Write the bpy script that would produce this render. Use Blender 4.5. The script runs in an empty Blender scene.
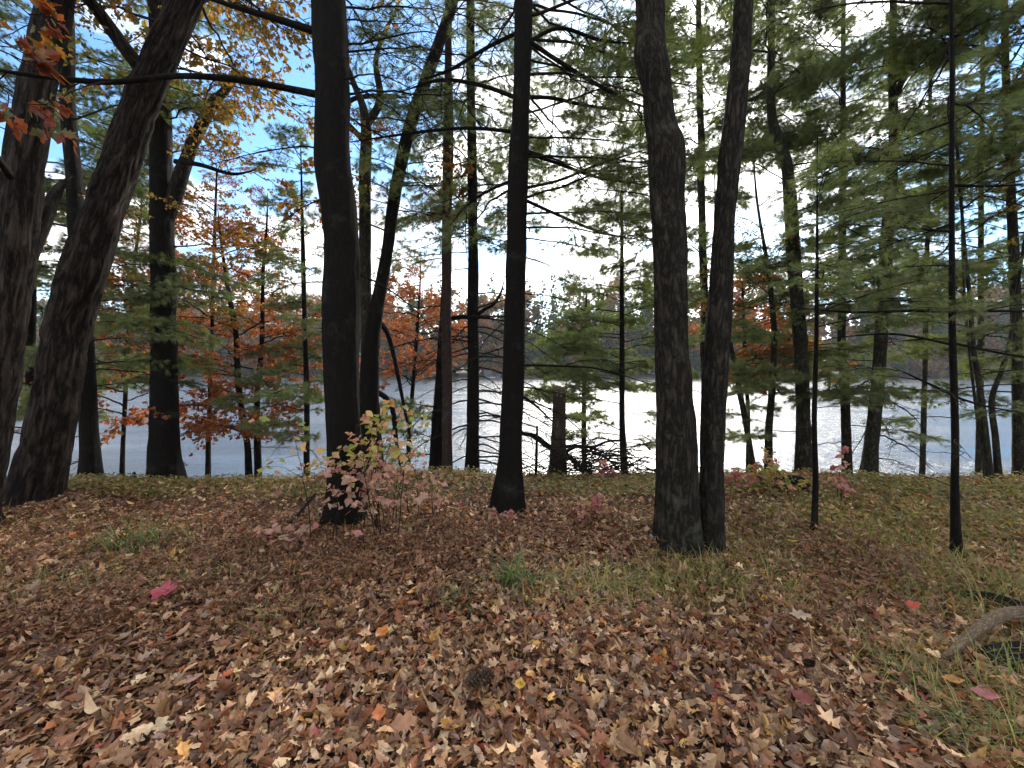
import bpy, math, random
import numpy as np
from mathutils import Matrix, Vector

rng = np.random.default_rng(11)
random.seed(5)
SC = bpy.context.scene
COL = SC.collection
PI = math.pi

# ------------------------------------------------------------------ camera, sky, sun, exposure
F = 400.0
PITCH = math.atan(16 / 400)
CAMZ = 1.5
cam_d = bpy.data.cameras.new('camera')
cam_d.sensor_width = 36.0
cam_d.lens = F * 36.0 / 1024.0
cam_d.clip_start = 0.05
cam_d.clip_end = 3000
cam = bpy.data.objects.new('camera', cam_d)
COL.objects.link(cam)
cam.location = (0, 0, CAMZ)
cam.rotation_euler = (PI / 2 - PITCH, 0, 0)
SC.camera = cam

SUN_EL, SUN_AZ = math.radians(24), math.radians(17)      # azimuth to the right of the view axis (+Y)
sun_dir = Vector((math.sin(SUN_AZ) * math.cos(SUN_EL), math.cos(SUN_AZ) * math.cos(SUN_EL), math.sin(SUN_EL)))

world = bpy.data.worlds.new("World")
SC.world = world
world.use_nodes = True
wn, wl = world.node_tree.nodes, world.node_tree.links
wn.clear()


def N(nodes, kind, **kw):
    n = nodes.new(kind)
    for k, v in kw.items():
        setattr(n, k, v)
    return n


def val(node, **kw):
    for k, v in kw.items():
        node.inputs[k.replace('_', ' ')].default_value = v
    return node


w_out = N(wn, 'ShaderNodeOutputWorld')
w_bg = N(wn, 'ShaderNodeBackground')
w_bg.inputs['Strength'].default_value = 0.11
sky = N(wn, 'ShaderNodeTexSky', sky_type='NISHITA', sun_disc=False)
sky.sun_elevation = SUN_EL
sky.sun_rotation = SUN_AZ
sky.air_density = 1.0
sky.dust_density = 0.6
sky.ozone_density = 2.5
tc = N(wn, 'ShaderNodeTexCoord')
# cloud layer: noise on the sky direction, stretched towards the horizon
mp = N(wn, 'ShaderNodeMapping')
mp.inputs['Scale'].default_value = (1.6, 1.6, 4.2)
mp.inputs['Location'].default_value = (0.35, 0.2, 0.3)
wl.new(tc.outputs['Generated'], mp.inputs['Vector'])
cn = val(N(wn, 'ShaderNodeTexNoise'), Scale=1.7, Detail=7.0, Roughness=0.58)
wl.new(mp.outputs[0], cn.inputs['Vector'])


def dot_to(vec):
    v = Vector(vec).normalized()
    d = N(wn, 'ShaderNodeVectorMath', operation='DOT_PRODUCT')
    wl.new(tc.outputs['Generated'], d.inputs[0])
    d.inputs[1].default_value = v
    return d.outputs['Value']


def wmath(op, a, b, clamp=False):
    m = N(wn, 'ShaderNodeMath', operation=op, use_clamp=clamp)
    for i, x in enumerate((a, b)):
        if isinstance(x, (int, float)):
            m.inputs[i].default_value = x
        else:
            wl.new(x, m.inputs[i])
    return m.outputs[0]


# two openings in the cloud: high to the left, lower to the right
hole_a = N(wn, 'ShaderNodeMapRange', interpolation_type='SMOOTHSTEP')
wl.new(dot_to((-0.62, 0.72, 0.66)), hole_a.inputs['Value'])
val(hole_a, From_Min=0.86, From_Max=1.0, To_Min=0.0, To_Max=0.17)
hole_b = N(wn, 'ShaderNodeMapRange', interpolation_type='SMOOTHSTEP')
wl.new(dot_to((1.05, 0.95, 0.36)), hole_b.inputs['Value'])
val(hole_b, From_Min=0.90, From_Max=1.0, To_Min=0.0, To_Max=0.13)
dens = wmath('SUBTRACT', wmath('SUBTRACT', wmath('ADD', cn.outputs['Fac'], 0.085), hole_a.outputs[0]), hole_b.outputs[0])
cov = N(wn, 'ShaderNodeMapRange', interpolation_type='SMOOTHSTEP')
wl.new(dens, cov.inputs['Value'])
val(cov, From_Min=0.42, From_Max=0.60)
# clouds glow round the hidden sun and go grey away from it
sund = wmath('MAXIMUM', dot_to(sun_dir), 0.0)
glow = wmath('ADD', wmath('MULTIPLY', wmath('POWER', sund, 14.0), 2.0), wmath('MULTIPLY', wmath('POWER', sund, 2.0), 5.0))
cn2 = val(N(wn, 'ShaderNodeTexNoise'), Scale=3.0, Detail=6.0, Roughness=0.6)
wl.new(mp.outputs[0], cn2.inputs['Vector'])
shade = N(wn, 'ShaderNodeMapRange', interpolation_type='SMOOTHSTEP')
wl.new(cn2.outputs['Fac'], shade.inputs['Value'])
val(shade, From_Min=0.36, From_Max=0.64, To_Min=0.42, To_Max=1.6)
lum = wmath('MULTIPLY', wmath('ADD', glow, 3.6), shade.outputs[0])
cl = N(wn, 'ShaderNodeVectorMath', operation='SCALE')
cl.inputs[0].default_value = (1.0, 0.985, 0.97)
wl.new(lum, cl.inputs['Scale'])
mix = N(wn, 'ShaderNodeMix', data_type='RGBA')
wl.new(cov.outputs[0], mix.inputs['Factor'])
skyb = N(wn, 'ShaderNodeVectorMath', operation='MULTIPLY')
skyb.inputs[1].default_value = (0.62, 0.85, 1.02)
wl.new(sky.outputs[0], skyb.inputs[0])
wl.new(skyb.outputs[0], mix.inputs['A'])
wl.new(cl.outputs[0], mix.inputs['B'])
wl.new(mix.outputs['Result'], w_bg.inputs['Color'])
wl.new(w_bg.outputs[0], w_out.inputs['Surface'])

sun_l = bpy.data.lights.new('sun', 'SUN')
sun_l.energy = 1.8
sun_l.angle = math.radians(32)
sun_l.color = (1.0, 0.94, 0.85)
sun = bpy.data.objects.new('sun', sun_l)
COL.objects.link(sun)
sun.location = sun_dir * 50
sun.rotation_euler = sun_dir.to_track_quat('Z', 'Y').to_euler()

SC.view_settings.view_transform = 'Standard'
SC.view_settings.look = 'None'
SC.view_settings.exposure = 1.78
SC.view_settings.gamma = 1
SC.view_settings.use_curve_mapping = False
SC.cycles.max_bounces = 6
SC.cycles.diffuse_bounces = 3
SC.cycles.glossy_bounces = 2
SC.cycles.transmission_bounces = 4
SC.cycles.sample_clamp_indirect = 6


# ------------------------------------------------------------------ helpers
def ray(px, py):
    u, w = (px - 512) / F, (384 - py) / F
    cp, sp = math.cos(PITCH), math.sin(PITCH)
    return np.array([u, cp + w * sp, -sp + w * cp])


def P(px, py, Y):
    d = ray(px, py)
    return np.array([0, 0, CAMZ]) + d * (Y / d[1])


def softplus(t):
    return np.where(t > 20, t, np.log1p(np.exp(np.clip(t, -40, 20))))


WATER_Z = -2.5


def gz(x, y):
    x = np.asarray(x, float)
    y = np.asarray(y, float)
    crest = 5.72 + 0.25 * np.sin(x * 0.35 + 1.0)
    k = 0.45
    z = -0.44 * k * softplus((y - crest) / k)
    z = np.maximum(z, -4.5)
    near = 1 / (1 + np.exp(np.clip((y - 12) * 2, -40, 40)))
    z = z + near * (0.035 * np.sin(x * 1.3 + 0.6 * y) + 0.03 * np.sin(1.9 * y - 0.7 * x + 1) + 0.015 * np.sin(3.7 * x + 2.9 * y))
    shore = 138 + 5 * np.sin(x * 0.03) + 3 * np.sin(x * 0.071 + 1)
    far = np.clip((y - shore) / 12, 0, None)
    z = z + np.minimum(far * 7.0, 3.4 + 0.25 * far)
    return z


def G(px, py):
    Y = 3.0
    d = ray(px, py)
    for _ in range(30):
        x = d[0] / d[1] * Y
        z = float(gz(x, Y))
        Y = min(max((z - CAMZ) / d[2] * d[1], 0.8), 6.6)
    return np.array([d[0] / d[1] * Y, Y, float(gz(d[0] / d[1] * Y, Y))])


def vnoise(p, seed=0):
    """value noise on (N,3) points, range -1..1"""
    p = np.asarray(p, float)
    i = np.floor(p).astype(np.int64)
    f = p - i
    f = f * f * (3 - 2 * f)

    def h(a, b, c):
        n = (a * 374761393 + b * 668265263 + c * 2147483647 + seed * 974711) & 0x7fffffff
        n = ((n ^ (n >> 13)) * 1274126177) & 0x7fffffff
        n = n ^ (n >> 16)
        return (n & 0xffff) / 32767.5 - 1
    r = 0
    for a in (0, 1):
        for b in (0, 1):
            for c in (0, 1):
                wt = (f[:, 0] if a else 1 - f[:, 0]) * (f[:, 1] if b else 1 - f[:, 1]) * (f[:, 2] if c else 1 - f[:, 2])
                r = r + wt * h(i[:, 0] + a, i[:, 1] + b, i[:, 2] + c)
    return r


class MB:
    """collects geometry for ONE mesh"""

    def __init__(self):
        self.v, self.q, self.t, self.c, self.b, self.n = [], [], [], [], [], 0

    def add(self, verts, quads=None, tris=None, col=None, bark=None):
        verts = np.asarray(verts, float).reshape(-1, 3)
        m = len(verts)
        if quads is not None and len(quads):
            self.q.append(np.asarray(quads, np.int64) + self.n)
        if tris is not None and len(tris):
            self.t.append(np.asarray(tris, np.int64) + self.n)
        if col is None:
            col = np.full((m, 3), 0.5)
        col = np.asarray(col, float)
        if col.ndim == 1:
            col = np.tile(col, (m, 1))
        self.c.append(col)
        self.b.append(verts if bark is None else bark)
        self.v.append(verts)
        self.n += m

    def mesh(self, name, mat, origin=(0, 0, 0), smooth=False):
        me = bpy.data.meshes.new(name)
        v = np.concatenate(self.v) - np.asarray(origin)
        loops, starts, s = [], [], 0
        for arr, k in ((self.q, 4), (self.t, 3)):
            if arr:
                a = np.concatenate(arr)
                loops.append(a.ravel())
                starts.append(s + np.arange(len(a)) * k)
                s += a.size
        loops = np.concatenate(loops)
        starts = np.concatenate(starts)
        me.vertices.add(len(v))
        me.vertices.foreach_set('co', v.astype(np.float32).ravel())
        me.loops.add(len(loops))
        me.loops.foreach_set('vertex_index', loops.astype(np.int32))
        me.polygons.add(len(starts))
        me.polygons.foreach_set('loop_start', starts.astype(np.int32))
        me.update(calc_edges=True)
        me.polygons.foreach_set('use_smooth', np.full(len(starts), smooth, bool))
        c = np.concatenate(self.c)
        ca = me.attributes.new('col', 'FLOAT_COLOR', 'POINT')
        ca.data.foreach_set('color', np.c_[c, np.ones(len(c))].astype(np.float32).ravel())
        b = np.concatenate(self.b)
        ba = me.attributes.new('bark', 'FLOAT_VECTOR', 'POINT')
        ba.data.foreach_set('vector', b.astype(np.float32).ravel())
        me.materials.append(mat)
        me.update()
        return me


def link(name, data, parent=None):
    o = bpy.data.objects.new(name, data)
    COL.objects.link(o)
    if parent is not None:
        o.parent = parent
    return o


def tag(o, label=None, cat=None, group=None, kind=None):
    if label:
        o['label'] = label
    if cat:
        o['category'] = cat
    if group:
        o['group'] = group
    if kind:
        o['kind'] = kind
    return o


def thing(name, loc, label, cat, group=None):
    o = link(name, None)
    o.location = loc
    o.empty_display_size = 0.2
    return tag(o, label, cat, group)


def nrm(a):
    return a / np.maximum(np.linalg.norm(a, axis=-1, keepdims=True), 1e-9)


def tubes(mb, paths, radii, sides=5, col=(0.5, 0.5, 0.5), radfun=None, cap=False):
    """paths (T,n,3), radii (T,n): T tubes of n rings in one go"""
    paths = np.asarray(paths, float)
    radii = np.asarray(radii, float)
    T, n, _ = paths.shape
    tan = nrm(np.gradient(paths, axis=1))
    ref = np.where(np.abs(tan[..., 2:3]) > 0.8, np.array([1.0, 0, 0]), np.array([0, 0, 1.0]))
    # one reference per tube keeps it from twisting
    mref = np.abs(tan[:, :, 2]).mean(1) > 0.75
    ref = np.where(mref[:, None, None], np.array([1.0, 0.0, 0.0]), np.array([0.0, 0.0, 1.0]))
    u = nrm(np.cross(tan, np.broadcast_to(ref, tan.shape)))
    w = np.cross(tan, u)
    th = np.arange(sides) * 2 * PI / sides
    c, s = np.cos(th), np.sin(th)
    r = np.repeat(radii[:, :, None], sides, 2)
    if radfun is not None:
        r = radfun(r, th)
    v = paths[:, :, None, :] + r[..., None] * (u[:, :, None, :] * c[:, None] + w[:, :, None, :] * s[:, None])
    seg = np.linalg.norm(np.diff(paths, axis=1), axis=2)
    ln = np.concatenate([np.zeros((T, 1)), np.cumsum(seg, 1)], 1)
    rm = np.repeat(radii.mean(1)[:, None, None], n, 1).repeat(sides, 2)
    bark = np.stack([rm * c, rm * s, np.repeat(ln[:, :, None], sides, 2)], -1)
    bark = bark + rng.uniform(-20, 20, (T, 1, 1, 3))
    idx = np.arange(T * n * sides).reshape(T, n, sides)
    a = idx[:, :-1, :]
    b = np.roll(idx, -1, 2)[:, :-1, :]
    cc = np.roll(idx, -1, 2)[:, 1:, :]
    d = idx[:, 1:, :]
    quads = np.stack([a, b, cc, d], -1).reshape(-1, 4)
    tris = None
    V = v.reshape(-1, 3)
    B = bark.reshape(-1, 3)
    if cap:
        tris = []
        ex = []
        exb = []
        for k in range(T):
            for end in (0, n - 1):
                ci = T * n * sides + len(ex)
                ex.append(paths[k, end])
                exb.append(bark[k, end].mean(0))
                ring = idx[k, end]
                for j in range(sides):
                    p, q = ring[j], ring[(j + 1) % sides]
                    tris.append((q, p, ci) if end == 0 else (p, q, ci))
        V = np.concatenate([V, ex])
        B = np.concatenate([B, exb])
    mb.add(V, quads, tris, col, B)


def leafs(mb, pos, a, nn, L, W, S=5, lobe=0.4, freq=4.0, fold=0.3, curl=0.3, col=None):
    """M lobed leaves: S stations along a midrib, two half blades each, folded and curled"""
    M = len(pos)
    a = nrm(a)
    b = nrm(np.cross(nn, a))
    nn = np.cross(a, b)

    def ar(x):
        x = np.asarray(x, float)
        return np.full(M, float(x)) if x.ndim == 0 else x
    L, W, lobe, freq, fold, curl = map(ar, (L, W, lobe, freq, fold, curl))
    s = np.linspace(0, 1, S)
    wid = np.sin(PI * np.clip(s, 0.02, 0.985) ** 0.85)[None] * (1 + lobe[:, None] * np.cos(2 * PI * freq[:, None] * s + 0.6))
    wid = wid * W[:, None] * 0.5
    cz = curl[:, None] * L[:, None] * (s[None] - 0.4) ** 2
    x = s[None] * L[:, None]
    jl = rng.uniform(0.75, 1.2, (M, S))
    jr = rng.uniform(0.75, 1.2, (M, S))
    out = np.empty((M, S, 3, 3))
    fx = 0.12 * W[:, None]
    for k, (sg, j) in enumerate(((1, jl), (0, jl), (-1, jr))):
        yy = sg * wid * j
        zz = cz + fold[:, None] * np.abs(yy)
        xx = x + (fx * np.abs(sg) * lobe[:, None])
        out[:, :, k, :] = pos[:, None, :] + xx[..., None] * a[:, None, :] + yy[..., None] * b[:, None, :] + zz[..., None] * nn[:, None, :]
    idx = np.arange(M * S * 3).reshape(M, S, 3)
    q = np.concatenate([np.stack([idx[:, :-1, k], idx[:, 1:, k], idx[:, 1:, k + 1], idx[:, :-1, k + 1]], -1).reshape(-1, 4) for k in (0, 1)])
    c = None if col is None else np.repeat(col, S * 3, 0)
    mb.add(out.reshape(-1, 3), q, None, c)


def needles(mb, pos, d, K, L, W, spread, col):
    """tufts of K needles (one triangle each) round direction d"""
    M = len(pos)
    r = nrm(rng.normal(size=(M, K, 3)))
    dd = nrm(d[:, None, :] + r * spread + np.array([0, 0, -0.12]))
    ln = L * rng.uniform(0.65, 1.15, (M, K, 1))
    side = nrm(np.cross(dd, rng.normal(size=(M, K, 3)))) * W * 0.5
    p = np.repeat(pos[:, None, :], K, 1) + dd * 0.004
    v = np.stack([p - side, p + side, p + dd * ln + side * 0.35, p + dd * ln - side * 0.35], 2).reshape(-1, 3)
    cc = np.repeat(np.repeat(col, K, 0) * rng.uniform(0.8, 1.2, (M * K, 1)), 4, 0)
    mb.add(v, np.arange(M * K * 4).reshape(-1, 4), None, cc)


def blades(mb, pos, d, L, W, bend, S=5, col=None):
    """grass blades arching from pos towards d"""
    M = len(pos)
    s = np.linspace(0, 1, S)
    hd = nrm(d * np.array([1, 1, 0.0]))
    side = np.stack([-hd[:, 1], hd[:, 0], 0 * hd[:, 0]], -1)
    ang = (0.15 + bend[:, None] * s[None] * 1.1)
    ds = 1 / (S - 1)
    hx = np.cumsum(np.sin(ang), 1) * ds * L[:, None]
    hz = np.cumsum(np.cos(ang), 1) * ds * L[:, None]
    hx -= hx[:, :1]
    hz -= hz[:, :1]
    c = pos[:, None] + hx[..., None] * hd[:, None] + hz[..., None] * np.array([0, 0, 1.0])
    wd = (W[:, None] * (1 - s[None] ** 1.7) * 0.5 + 0.0003)[..., None] * side[:, None]
    v = np.stack([c - wd, c + wd], 2)
    idx = np.arange(M * S * 2).reshape(M, S, 2)
    q = np.stack([idx[:, :-1, 0], idx[:, :-1, 1], idx[:, 1:, 1], idx[:, 1:, 0]], -1).reshape(-1, 4)
    mb.add(v.reshape(-1, 3), q, None, np.repeat(col, S * 2, 0))


def pick(palette, weights, M, jit=0.18):
    pal = np.array(palette, float)
    w = np.array(weights, float)
    c = pal[rng.choice(len(pal), M, p=w / w.sum())]
    return np.clip(c * rng.uniform(1 - jit, 1 + jit, (M, 1)) * rng.uniform(0.93, 1.07, (M, 3)), 0.003, 0.9)


# ------------------------------------------------------------------ materials
def new_mat(name):
    m = bpy.data.materials.new(name)
    m.use_nodes = True
    m.node_tree.nodes.clear()
    return m, m.node_tree.nodes, m.node_tree.links


def leaf_mat(name, trans=0.4, objvar=0.25, gloss=0.04, tint=(1.25, 1.1, 0.6)):
    m, n, l = new_mat(name)
    at = N(n, 'ShaderNodeAttribute', attribute_name='col')
    oi = N(n, 'ShaderNodeObjectInfo')
    mr = val(N(n, 'ShaderNodeMapRange'), To_Min=1 - objvar, To_Max=1 + objvar)
    l.new(oi.outputs['Random'], mr.inputs['Value'])
    sc = N(n, 'ShaderNodeVectorMath', operation='SCALE')
    l.new(at.outputs['Color'], sc.inputs[0])
    l.new(mr.outputs[0], sc.inputs['Scale'])
    # veins and blotches
    geo = N(n, 'ShaderNodeTexCoord')
    ns = val(N(n, 'ShaderNodeTexNoise'), Scale=38.0, Detail=3.0)
    l.new(geo.outputs['Object'], ns.inputs['Vector'])
    mr2 = val(N(n, 'ShaderNodeMapRange'), From_Min=0.3, From_Max=0.7, To_Min=0.72, To_Max=1.18)
    l.new(ns.outputs['Fac'], mr2.inputs['Value'])
    sc2 = N(n, 'ShaderNodeVectorMath', operation='SCALE')
    l.new(sc.outputs[0], sc2.inputs[0])
    l.new(mr2.outputs[0], sc2.inputs['Scale'])
    df = N(n, 'ShaderNodeBsdfDiffuse')
    l.new(sc2.outputs[0], df.inputs['Color'])
    tm = N(n, 'ShaderNodeVectorMath', operation='MULTIPLY')
    tm.inputs[1].default_value = tint
    l.new(sc2.outputs[0], tm.inputs[0])
    tr = N(n, 'ShaderNodeBsdfTranslucent')
    l.new(tm.outputs[0], tr.inputs['Color'])
    mx = N(n, 'ShaderNodeMixShader')
    mx.inputs[0].default_value = trans
    l.new(df.outputs[0], mx.inputs[1])
    l.new(tr.outputs[0], mx.inputs[2])
    gl = N(n, 'ShaderNodeBsdfGlossy')
    gl.inputs['Roughness'].default_value = 0.45
    mx2 = N(n, 'ShaderNodeMixShader')
    mx2.inputs[0].default_value = gloss
    l.new(mx.outputs[0], mx2.inputs[1])
    l.new(gl.outputs[0], mx2.inputs[2])
    o = N(n, 'ShaderNodeOutputMaterial')
    l.new(mx2.outputs[0], o.inputs['Surface'])
    return m


def bark_mat(name, dark, light, lichen=(0.16, 0.18, 0.14), amt=0.3, scale=1.0, bump=0.6, stretch=0.22):
    m, n, l = new_mat(name)
    at = N(n, 'ShaderNodeAttribute', attribute_name='bark')
    mp_ = N(n, 'ShaderNodeMapping')
    mp_.inputs['Scale'].default_value = (34 * scale, 34 * scale, 34 * scale * stretch)
    l.new(at.outputs['Vector'], mp_.inputs['Vector'])
    n1 = val(N(n, 'ShaderNodeTexNoise'), Scale=1.0, Detail=8.0, Roughness=0.65, Distortion=0.4)
    l.new(mp_.outputs[0], n1.inputs['Vector'])
    rd = N(n, 'ShaderNodeMath', operation='SUBTRACT')
    l.new(n1.outputs['Fac'], rd.inputs[0])
    rd.inputs[1].default_value = 0.5
    ab = N(n, 'ShaderNodeMath', operation='ABSOLUTE')
    l.new(rd.outputs[0], ab.inputs[0])
    vr = val(N(n, 'ShaderNodeMapRange'), From_Max=0.2)
    l.new(ab.outputs[0], vr.inputs['Value'])
    n3 = val(N(n, 'ShaderNodeTexNoise'), Scale=2.6, Detail=6.0, Roughness=0.7)
    l.new(mp_.outputs[0], n3.inputs['Vector'])
    h = N(n, 'ShaderNodeMath', operation='MULTIPLY')
    l.new(vr.outputs[0], h.inputs[0])
    l.new(n3.outputs['Fac'], h.inputs[1])
    cr = N(n, 'ShaderNodeValToRGB')
    cr.color_ramp.elements[0].position = 0.04
    cr.color_ramp.elements[0].color = (*dark, 1)
    cr.color_ramp.elements[1].position = 0.72
    cr.color_ramp.elements[1].color = (*light, 1)
    l.new(h.outputs[0], cr.inputs[0])
    n2 = val(N(n, 'ShaderNodeTexNoise'), Scale=4.5, Detail=5.0, Roughness=0.7)
    l.new(at.outputs['Vector'], n2.inputs['Vector'])
    lr = val(N(n, 'ShaderNodeMapRange'), From_Min=0.56, From_Max=0.7, To_Max=amt)
    l.new(n2.outputs['Fac'], lr.inputs['Value'])
    mx = N(n, 'ShaderNodeMix', data_type='RGBA')
    l.new(lr.outputs[0], mx.inputs['Factor'])
    l.new(cr.outputs[0], mx.inputs['A'])
    mx.inputs['B'].default_value = (*lichen, 1)
    bp = val(N(n, 'ShaderNodeBump'), Strength=bump, Distance=0.02)
    l.new(h.outputs[0], bp.inputs['Height'])
    bs = val(N(n, 'ShaderNodeBsdfPrincipled'), Roughness=0.9)
    bs.inputs['Specular IOR Level'].default_value = 0.15
    l.new(mx.outputs['Result'], bs.inputs['Base Color'])
    l.new(bp.outputs[0], bs.inputs['Normal'])
    o = N(n, 'ShaderNodeOutputMaterial')
    l.new(bs.outputs[0], o.inputs['Surface'])
    return m


M_OAK = bark_mat('oak_bark', (0.008, 0.006, 0.005), (0.12, 0.09, 0.07), amt=0.12, scale=0.62, bump=1.0, stretch=0.13)
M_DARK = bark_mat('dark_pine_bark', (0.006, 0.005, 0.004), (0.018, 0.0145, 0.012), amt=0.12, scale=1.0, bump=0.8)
M_MAPLE = bark_mat('grey_maple_bark', (0.010, 0.009, 0.007), (0.10, 0.082, 0.064), amt=0.2, stretch=0.2, scale=0.8, bump=0.8)
M_RED = bark_mat('reddish_bark', (0.03, 0.02, 0.017), (0.11, 0.075, 0.062), amt=0.3, scale=1.3, bump=0.4)
M_OLIVE = bark_mat('mossy_bark', (0.013, 0.012, 0.008), (0.12, 0.112, 0.075), lichen=(0.13, 0.15, 0.075), amt=0.5, scale=1.1, bump=0.6)
M_TWIG = bark_mat('twig_bark', (0.012, 0.009, 0.007), (0.045, 0.035, 0.028), amt=0.15, scale=1.5, bump=0.3)
M_DEAD = bark_mat('weathered_wood', (0.12, 0.085, 0.055), (0.50, 0.38, 0.26), lichen=(0.24, 0.22, 0.17), amt=0.4, scale=1.6, bump=0.6, stretch=0.3)
M_NEEDLE = leaf_mat('pine_needles', 0.58, 0.25, 0.09, (1.2, 1.25, 0.6))
M_LEAF = leaf_mat('autumn_leaves', 0.6, 0.22, 0.04, (1.35, 1.05, 0.5))
M_PINK = leaf_mat('pink_leaves', 0.32, 0.05, 0.03, (1.1, 0.8, 0.6))
M_LITTER = leaf_mat('dry_fallen_leaves', 0.12, 0.0, 0.05, (1.1, 0.9, 0.6))
M_GRASS = leaf_mat('grass_blades', 0.35, 0.15, 0.05, (1.1, 1.2, 0.5))


def ground_mat():
    m, n, l = new_mat('forest_soil')
    g = N(n, 'ShaderNodeTexCoord')
    n1 = val(N(n, 'ShaderNodeTexNoise'), Scale=22.0, Detail=8.0, Roughness=0.7)
    l.new(g.outputs['Object'], n1.inputs['Vector'])
    cr = N(n, 'ShaderNodeValToRGB')
    e = cr.color_ramp.elements
    e[0].position, e[0].color = 0.3, (0.028, 0.016, 0.010, 1)
    e[1].position, e[1].color = 0.72, (0.17, 0.10, 0.06, 1)
    x = e.new(0.5)
    x.color = (0.075, 0.042, 0.026, 1)
    l.new(n1.outputs['Fac'], cr.inputs[0])
    n2 = val(N(n, 'ShaderNodeTexNoise'), Scale=1.2, Detail=4.0)
    l.new(g.outputs['Object'], n2.inputs['Vector'])
    mr = val(N(n, 'ShaderNodeMapRange'), From_Min=0.5, From_Max=0.68, To_Max=0.5)
    l.new(n2.outputs['Fac'], mr.inputs['Value'])
    mx = N(n, 'ShaderNodeMix', data_type='RGBA')
    l.new(mr.outputs[0], mx.inputs['Factor'])
    l.new(cr.outputs[0], mx.inputs['A'])
    mx.inputs['B'].default_value = (0.07, 0.062, 0.022, 1)
    bp = val(N(n, 'ShaderNodeBump'), Strength=0.8, Distance=0.04)
    l.new(n1.outputs['Fac'], bp.inputs['Height'])
    bs = val(N(n, 'ShaderNodeBsdfPrincipled'), Roughness=0.95)
    l.new(mx.outputs['Result'], bs.inputs['Base Color'])
    l.new(bp.outputs[0], bs.inputs['Normal'])
    o = N(n, 'ShaderNodeOutputMaterial')
    l.new(bs.outputs[0], o.inputs['Surface'])
    return m


def water_mat():
    m, n, l = new_mat('lake_water')
    g = N(n, 'ShaderNodeTexCoord')
    mp_ = N(n, 'ShaderNodeMapping')
    mp_.inputs['Scale'].default_value = (1.0, 1.9, 1)
    l.new(g.outputs['Object'], mp_.inputs['Vector'])
    n1 = val(N(n, 'ShaderNodeTexNoise'), Scale=1.5, Detail=5.0, Roughness=0.62)
    l.new(mp_.outputs[0], n1.inputs['Vector'])
    n2 = val(N(n, 'ShaderNodeTexNoise'), Scale=0.16, Detail=3.0)
    mp2 = N(n, 'ShaderNodeMapping')
    mp2.inputs['Scale'].default_value = (0.35, 2.4, 1)
    l.new(g.outputs['Object'], mp2.inputs['Vector'])
    l.new(mp2.outputs[0], n2.inputs['Vector'])
    bp = val(N(n, 'ShaderNodeBump'), Strength=0.55, Distance=0.3)
    l.new(n1.outputs['Fac'], bp.inputs['Height'])
    mr = val(N(n, 'ShaderNodeMapRange'), From_Min=0.35, From_Max=0.65, To_Min=0.2, To_Max=1.0)
    l.new(n2.outputs['Fac'], mr.inputs['Value'])
    l.new(mr.outputs[0], bp.inputs['Strength'])
    bs = val(N(n, 'ShaderNodeBsdfPrincipled'), Roughness=0.24, IOR=2.0)
    bs.inputs['Base Color'].default_value = (0.05, 0.065, 0.075, 1)
    l.new(bp.outputs[0], bs.inputs['Normal'])
    o = N(n, 'ShaderNodeOutputMaterial')
    l.new(bs.outputs[0], o.inputs['Surface'])
    return m


def plain_mat(name, col, rough=0.8, noise=8.0, var=0.25):
    m, n, l = new_mat(name)
    g = N(n, 'ShaderNodeTexCoord')
    n1 = val(N(n, 'ShaderNodeTexNoise'), Scale=noise, Detail=5.0)
    l.new(g.outputs['Object'], n1.inputs['Vector'])
    mr = val(N(n, 'ShaderNodeMapRange'), From_Min=0.3, From_Max=0.7, To_Min=1 - var, To_Max=1 + var)
    l.new(n1.outputs['Fac'], mr.inputs['Value'])
    sc = N(n, 'ShaderNodeVectorMath', operation='SCALE')
    sc.inputs[0].default_value = col
    l.new(mr.outputs[0], sc.inputs['Scale'])
    bs = val(N(n, 'ShaderNodeBsdfPrincipled'), Roughness=rough)
    l.new(sc.outputs[0], bs.inputs['Base Color'])
    o = N(n, 'ShaderNodeOutputMaterial')
    l.new(bs.outputs[0], o.inputs['Surface'])
    return m


# ------------------------------------------------------------------ the setting: ground, lake
def grid(xs, ys, zf):
    X, Y = np.meshgrid(xs, ys)
    Z = zf(X, Y)
    V = np.stack([X, Y, Z], -1).reshape(-1, 3)
    idx = np.arange(V.shape[0]).reshape(len(ys), len(xs))
    q = np.stack([idx[:-1, :-1], idx[:-1, 1:], idx[1:, 1:], idx[1:, :-1]], -1).reshape(-1, 4)
    return V, q


def spread(parts):
    return np.unique(np.concatenate([np.arange(a, b, s) for a, b, s in parts]))


gx = spread([(-700, -60, 16), (-60, -16, 2), (-16, 16.01, 0.12), (18, 60, 2), (60, 701, 16)])
gy = spread([(-60, -4, 2), (-4, 9, 0.1), (9, 24, 0.5), (24, 120, 8), (120, 175, 2.5), (175, 801, 25)])
mb = MB()
V, q = grid(gx, gy, gz)
mb.add(V, q)
tag(link('ground', mb.mesh('ground', ground_mat(), smooth=True)), kind='structure')

mb = MB()
V, q = grid(spread([(-700, 701, 25)]), spread([(8.6, 160, 10)]), lambda x, y: np.full_like(x, WATER_Z))
mb.add(V, q)
tag(link('lake_water', mb.mesh('lake_water', water_mat(), smooth=True)), kind='structure')


# ------------------------------------------------------------------ branch prototypes (shared meshes)
def wander(n, L, up, droop, wig, r=None):
    """a branch path along +X"""
    s = np.linspace(0, 1, n)
    y = np.cumsum(rng.normal(0, wig, n)) * L / n
    z = L * (up * s - droop * s ** 2) + np.cumsum(rng.normal(0, wig * 0.6, n)) * L / n
    y -= y[0]
    z -= z[0]
    return np.stack([s * L, y, z], -1)


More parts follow.
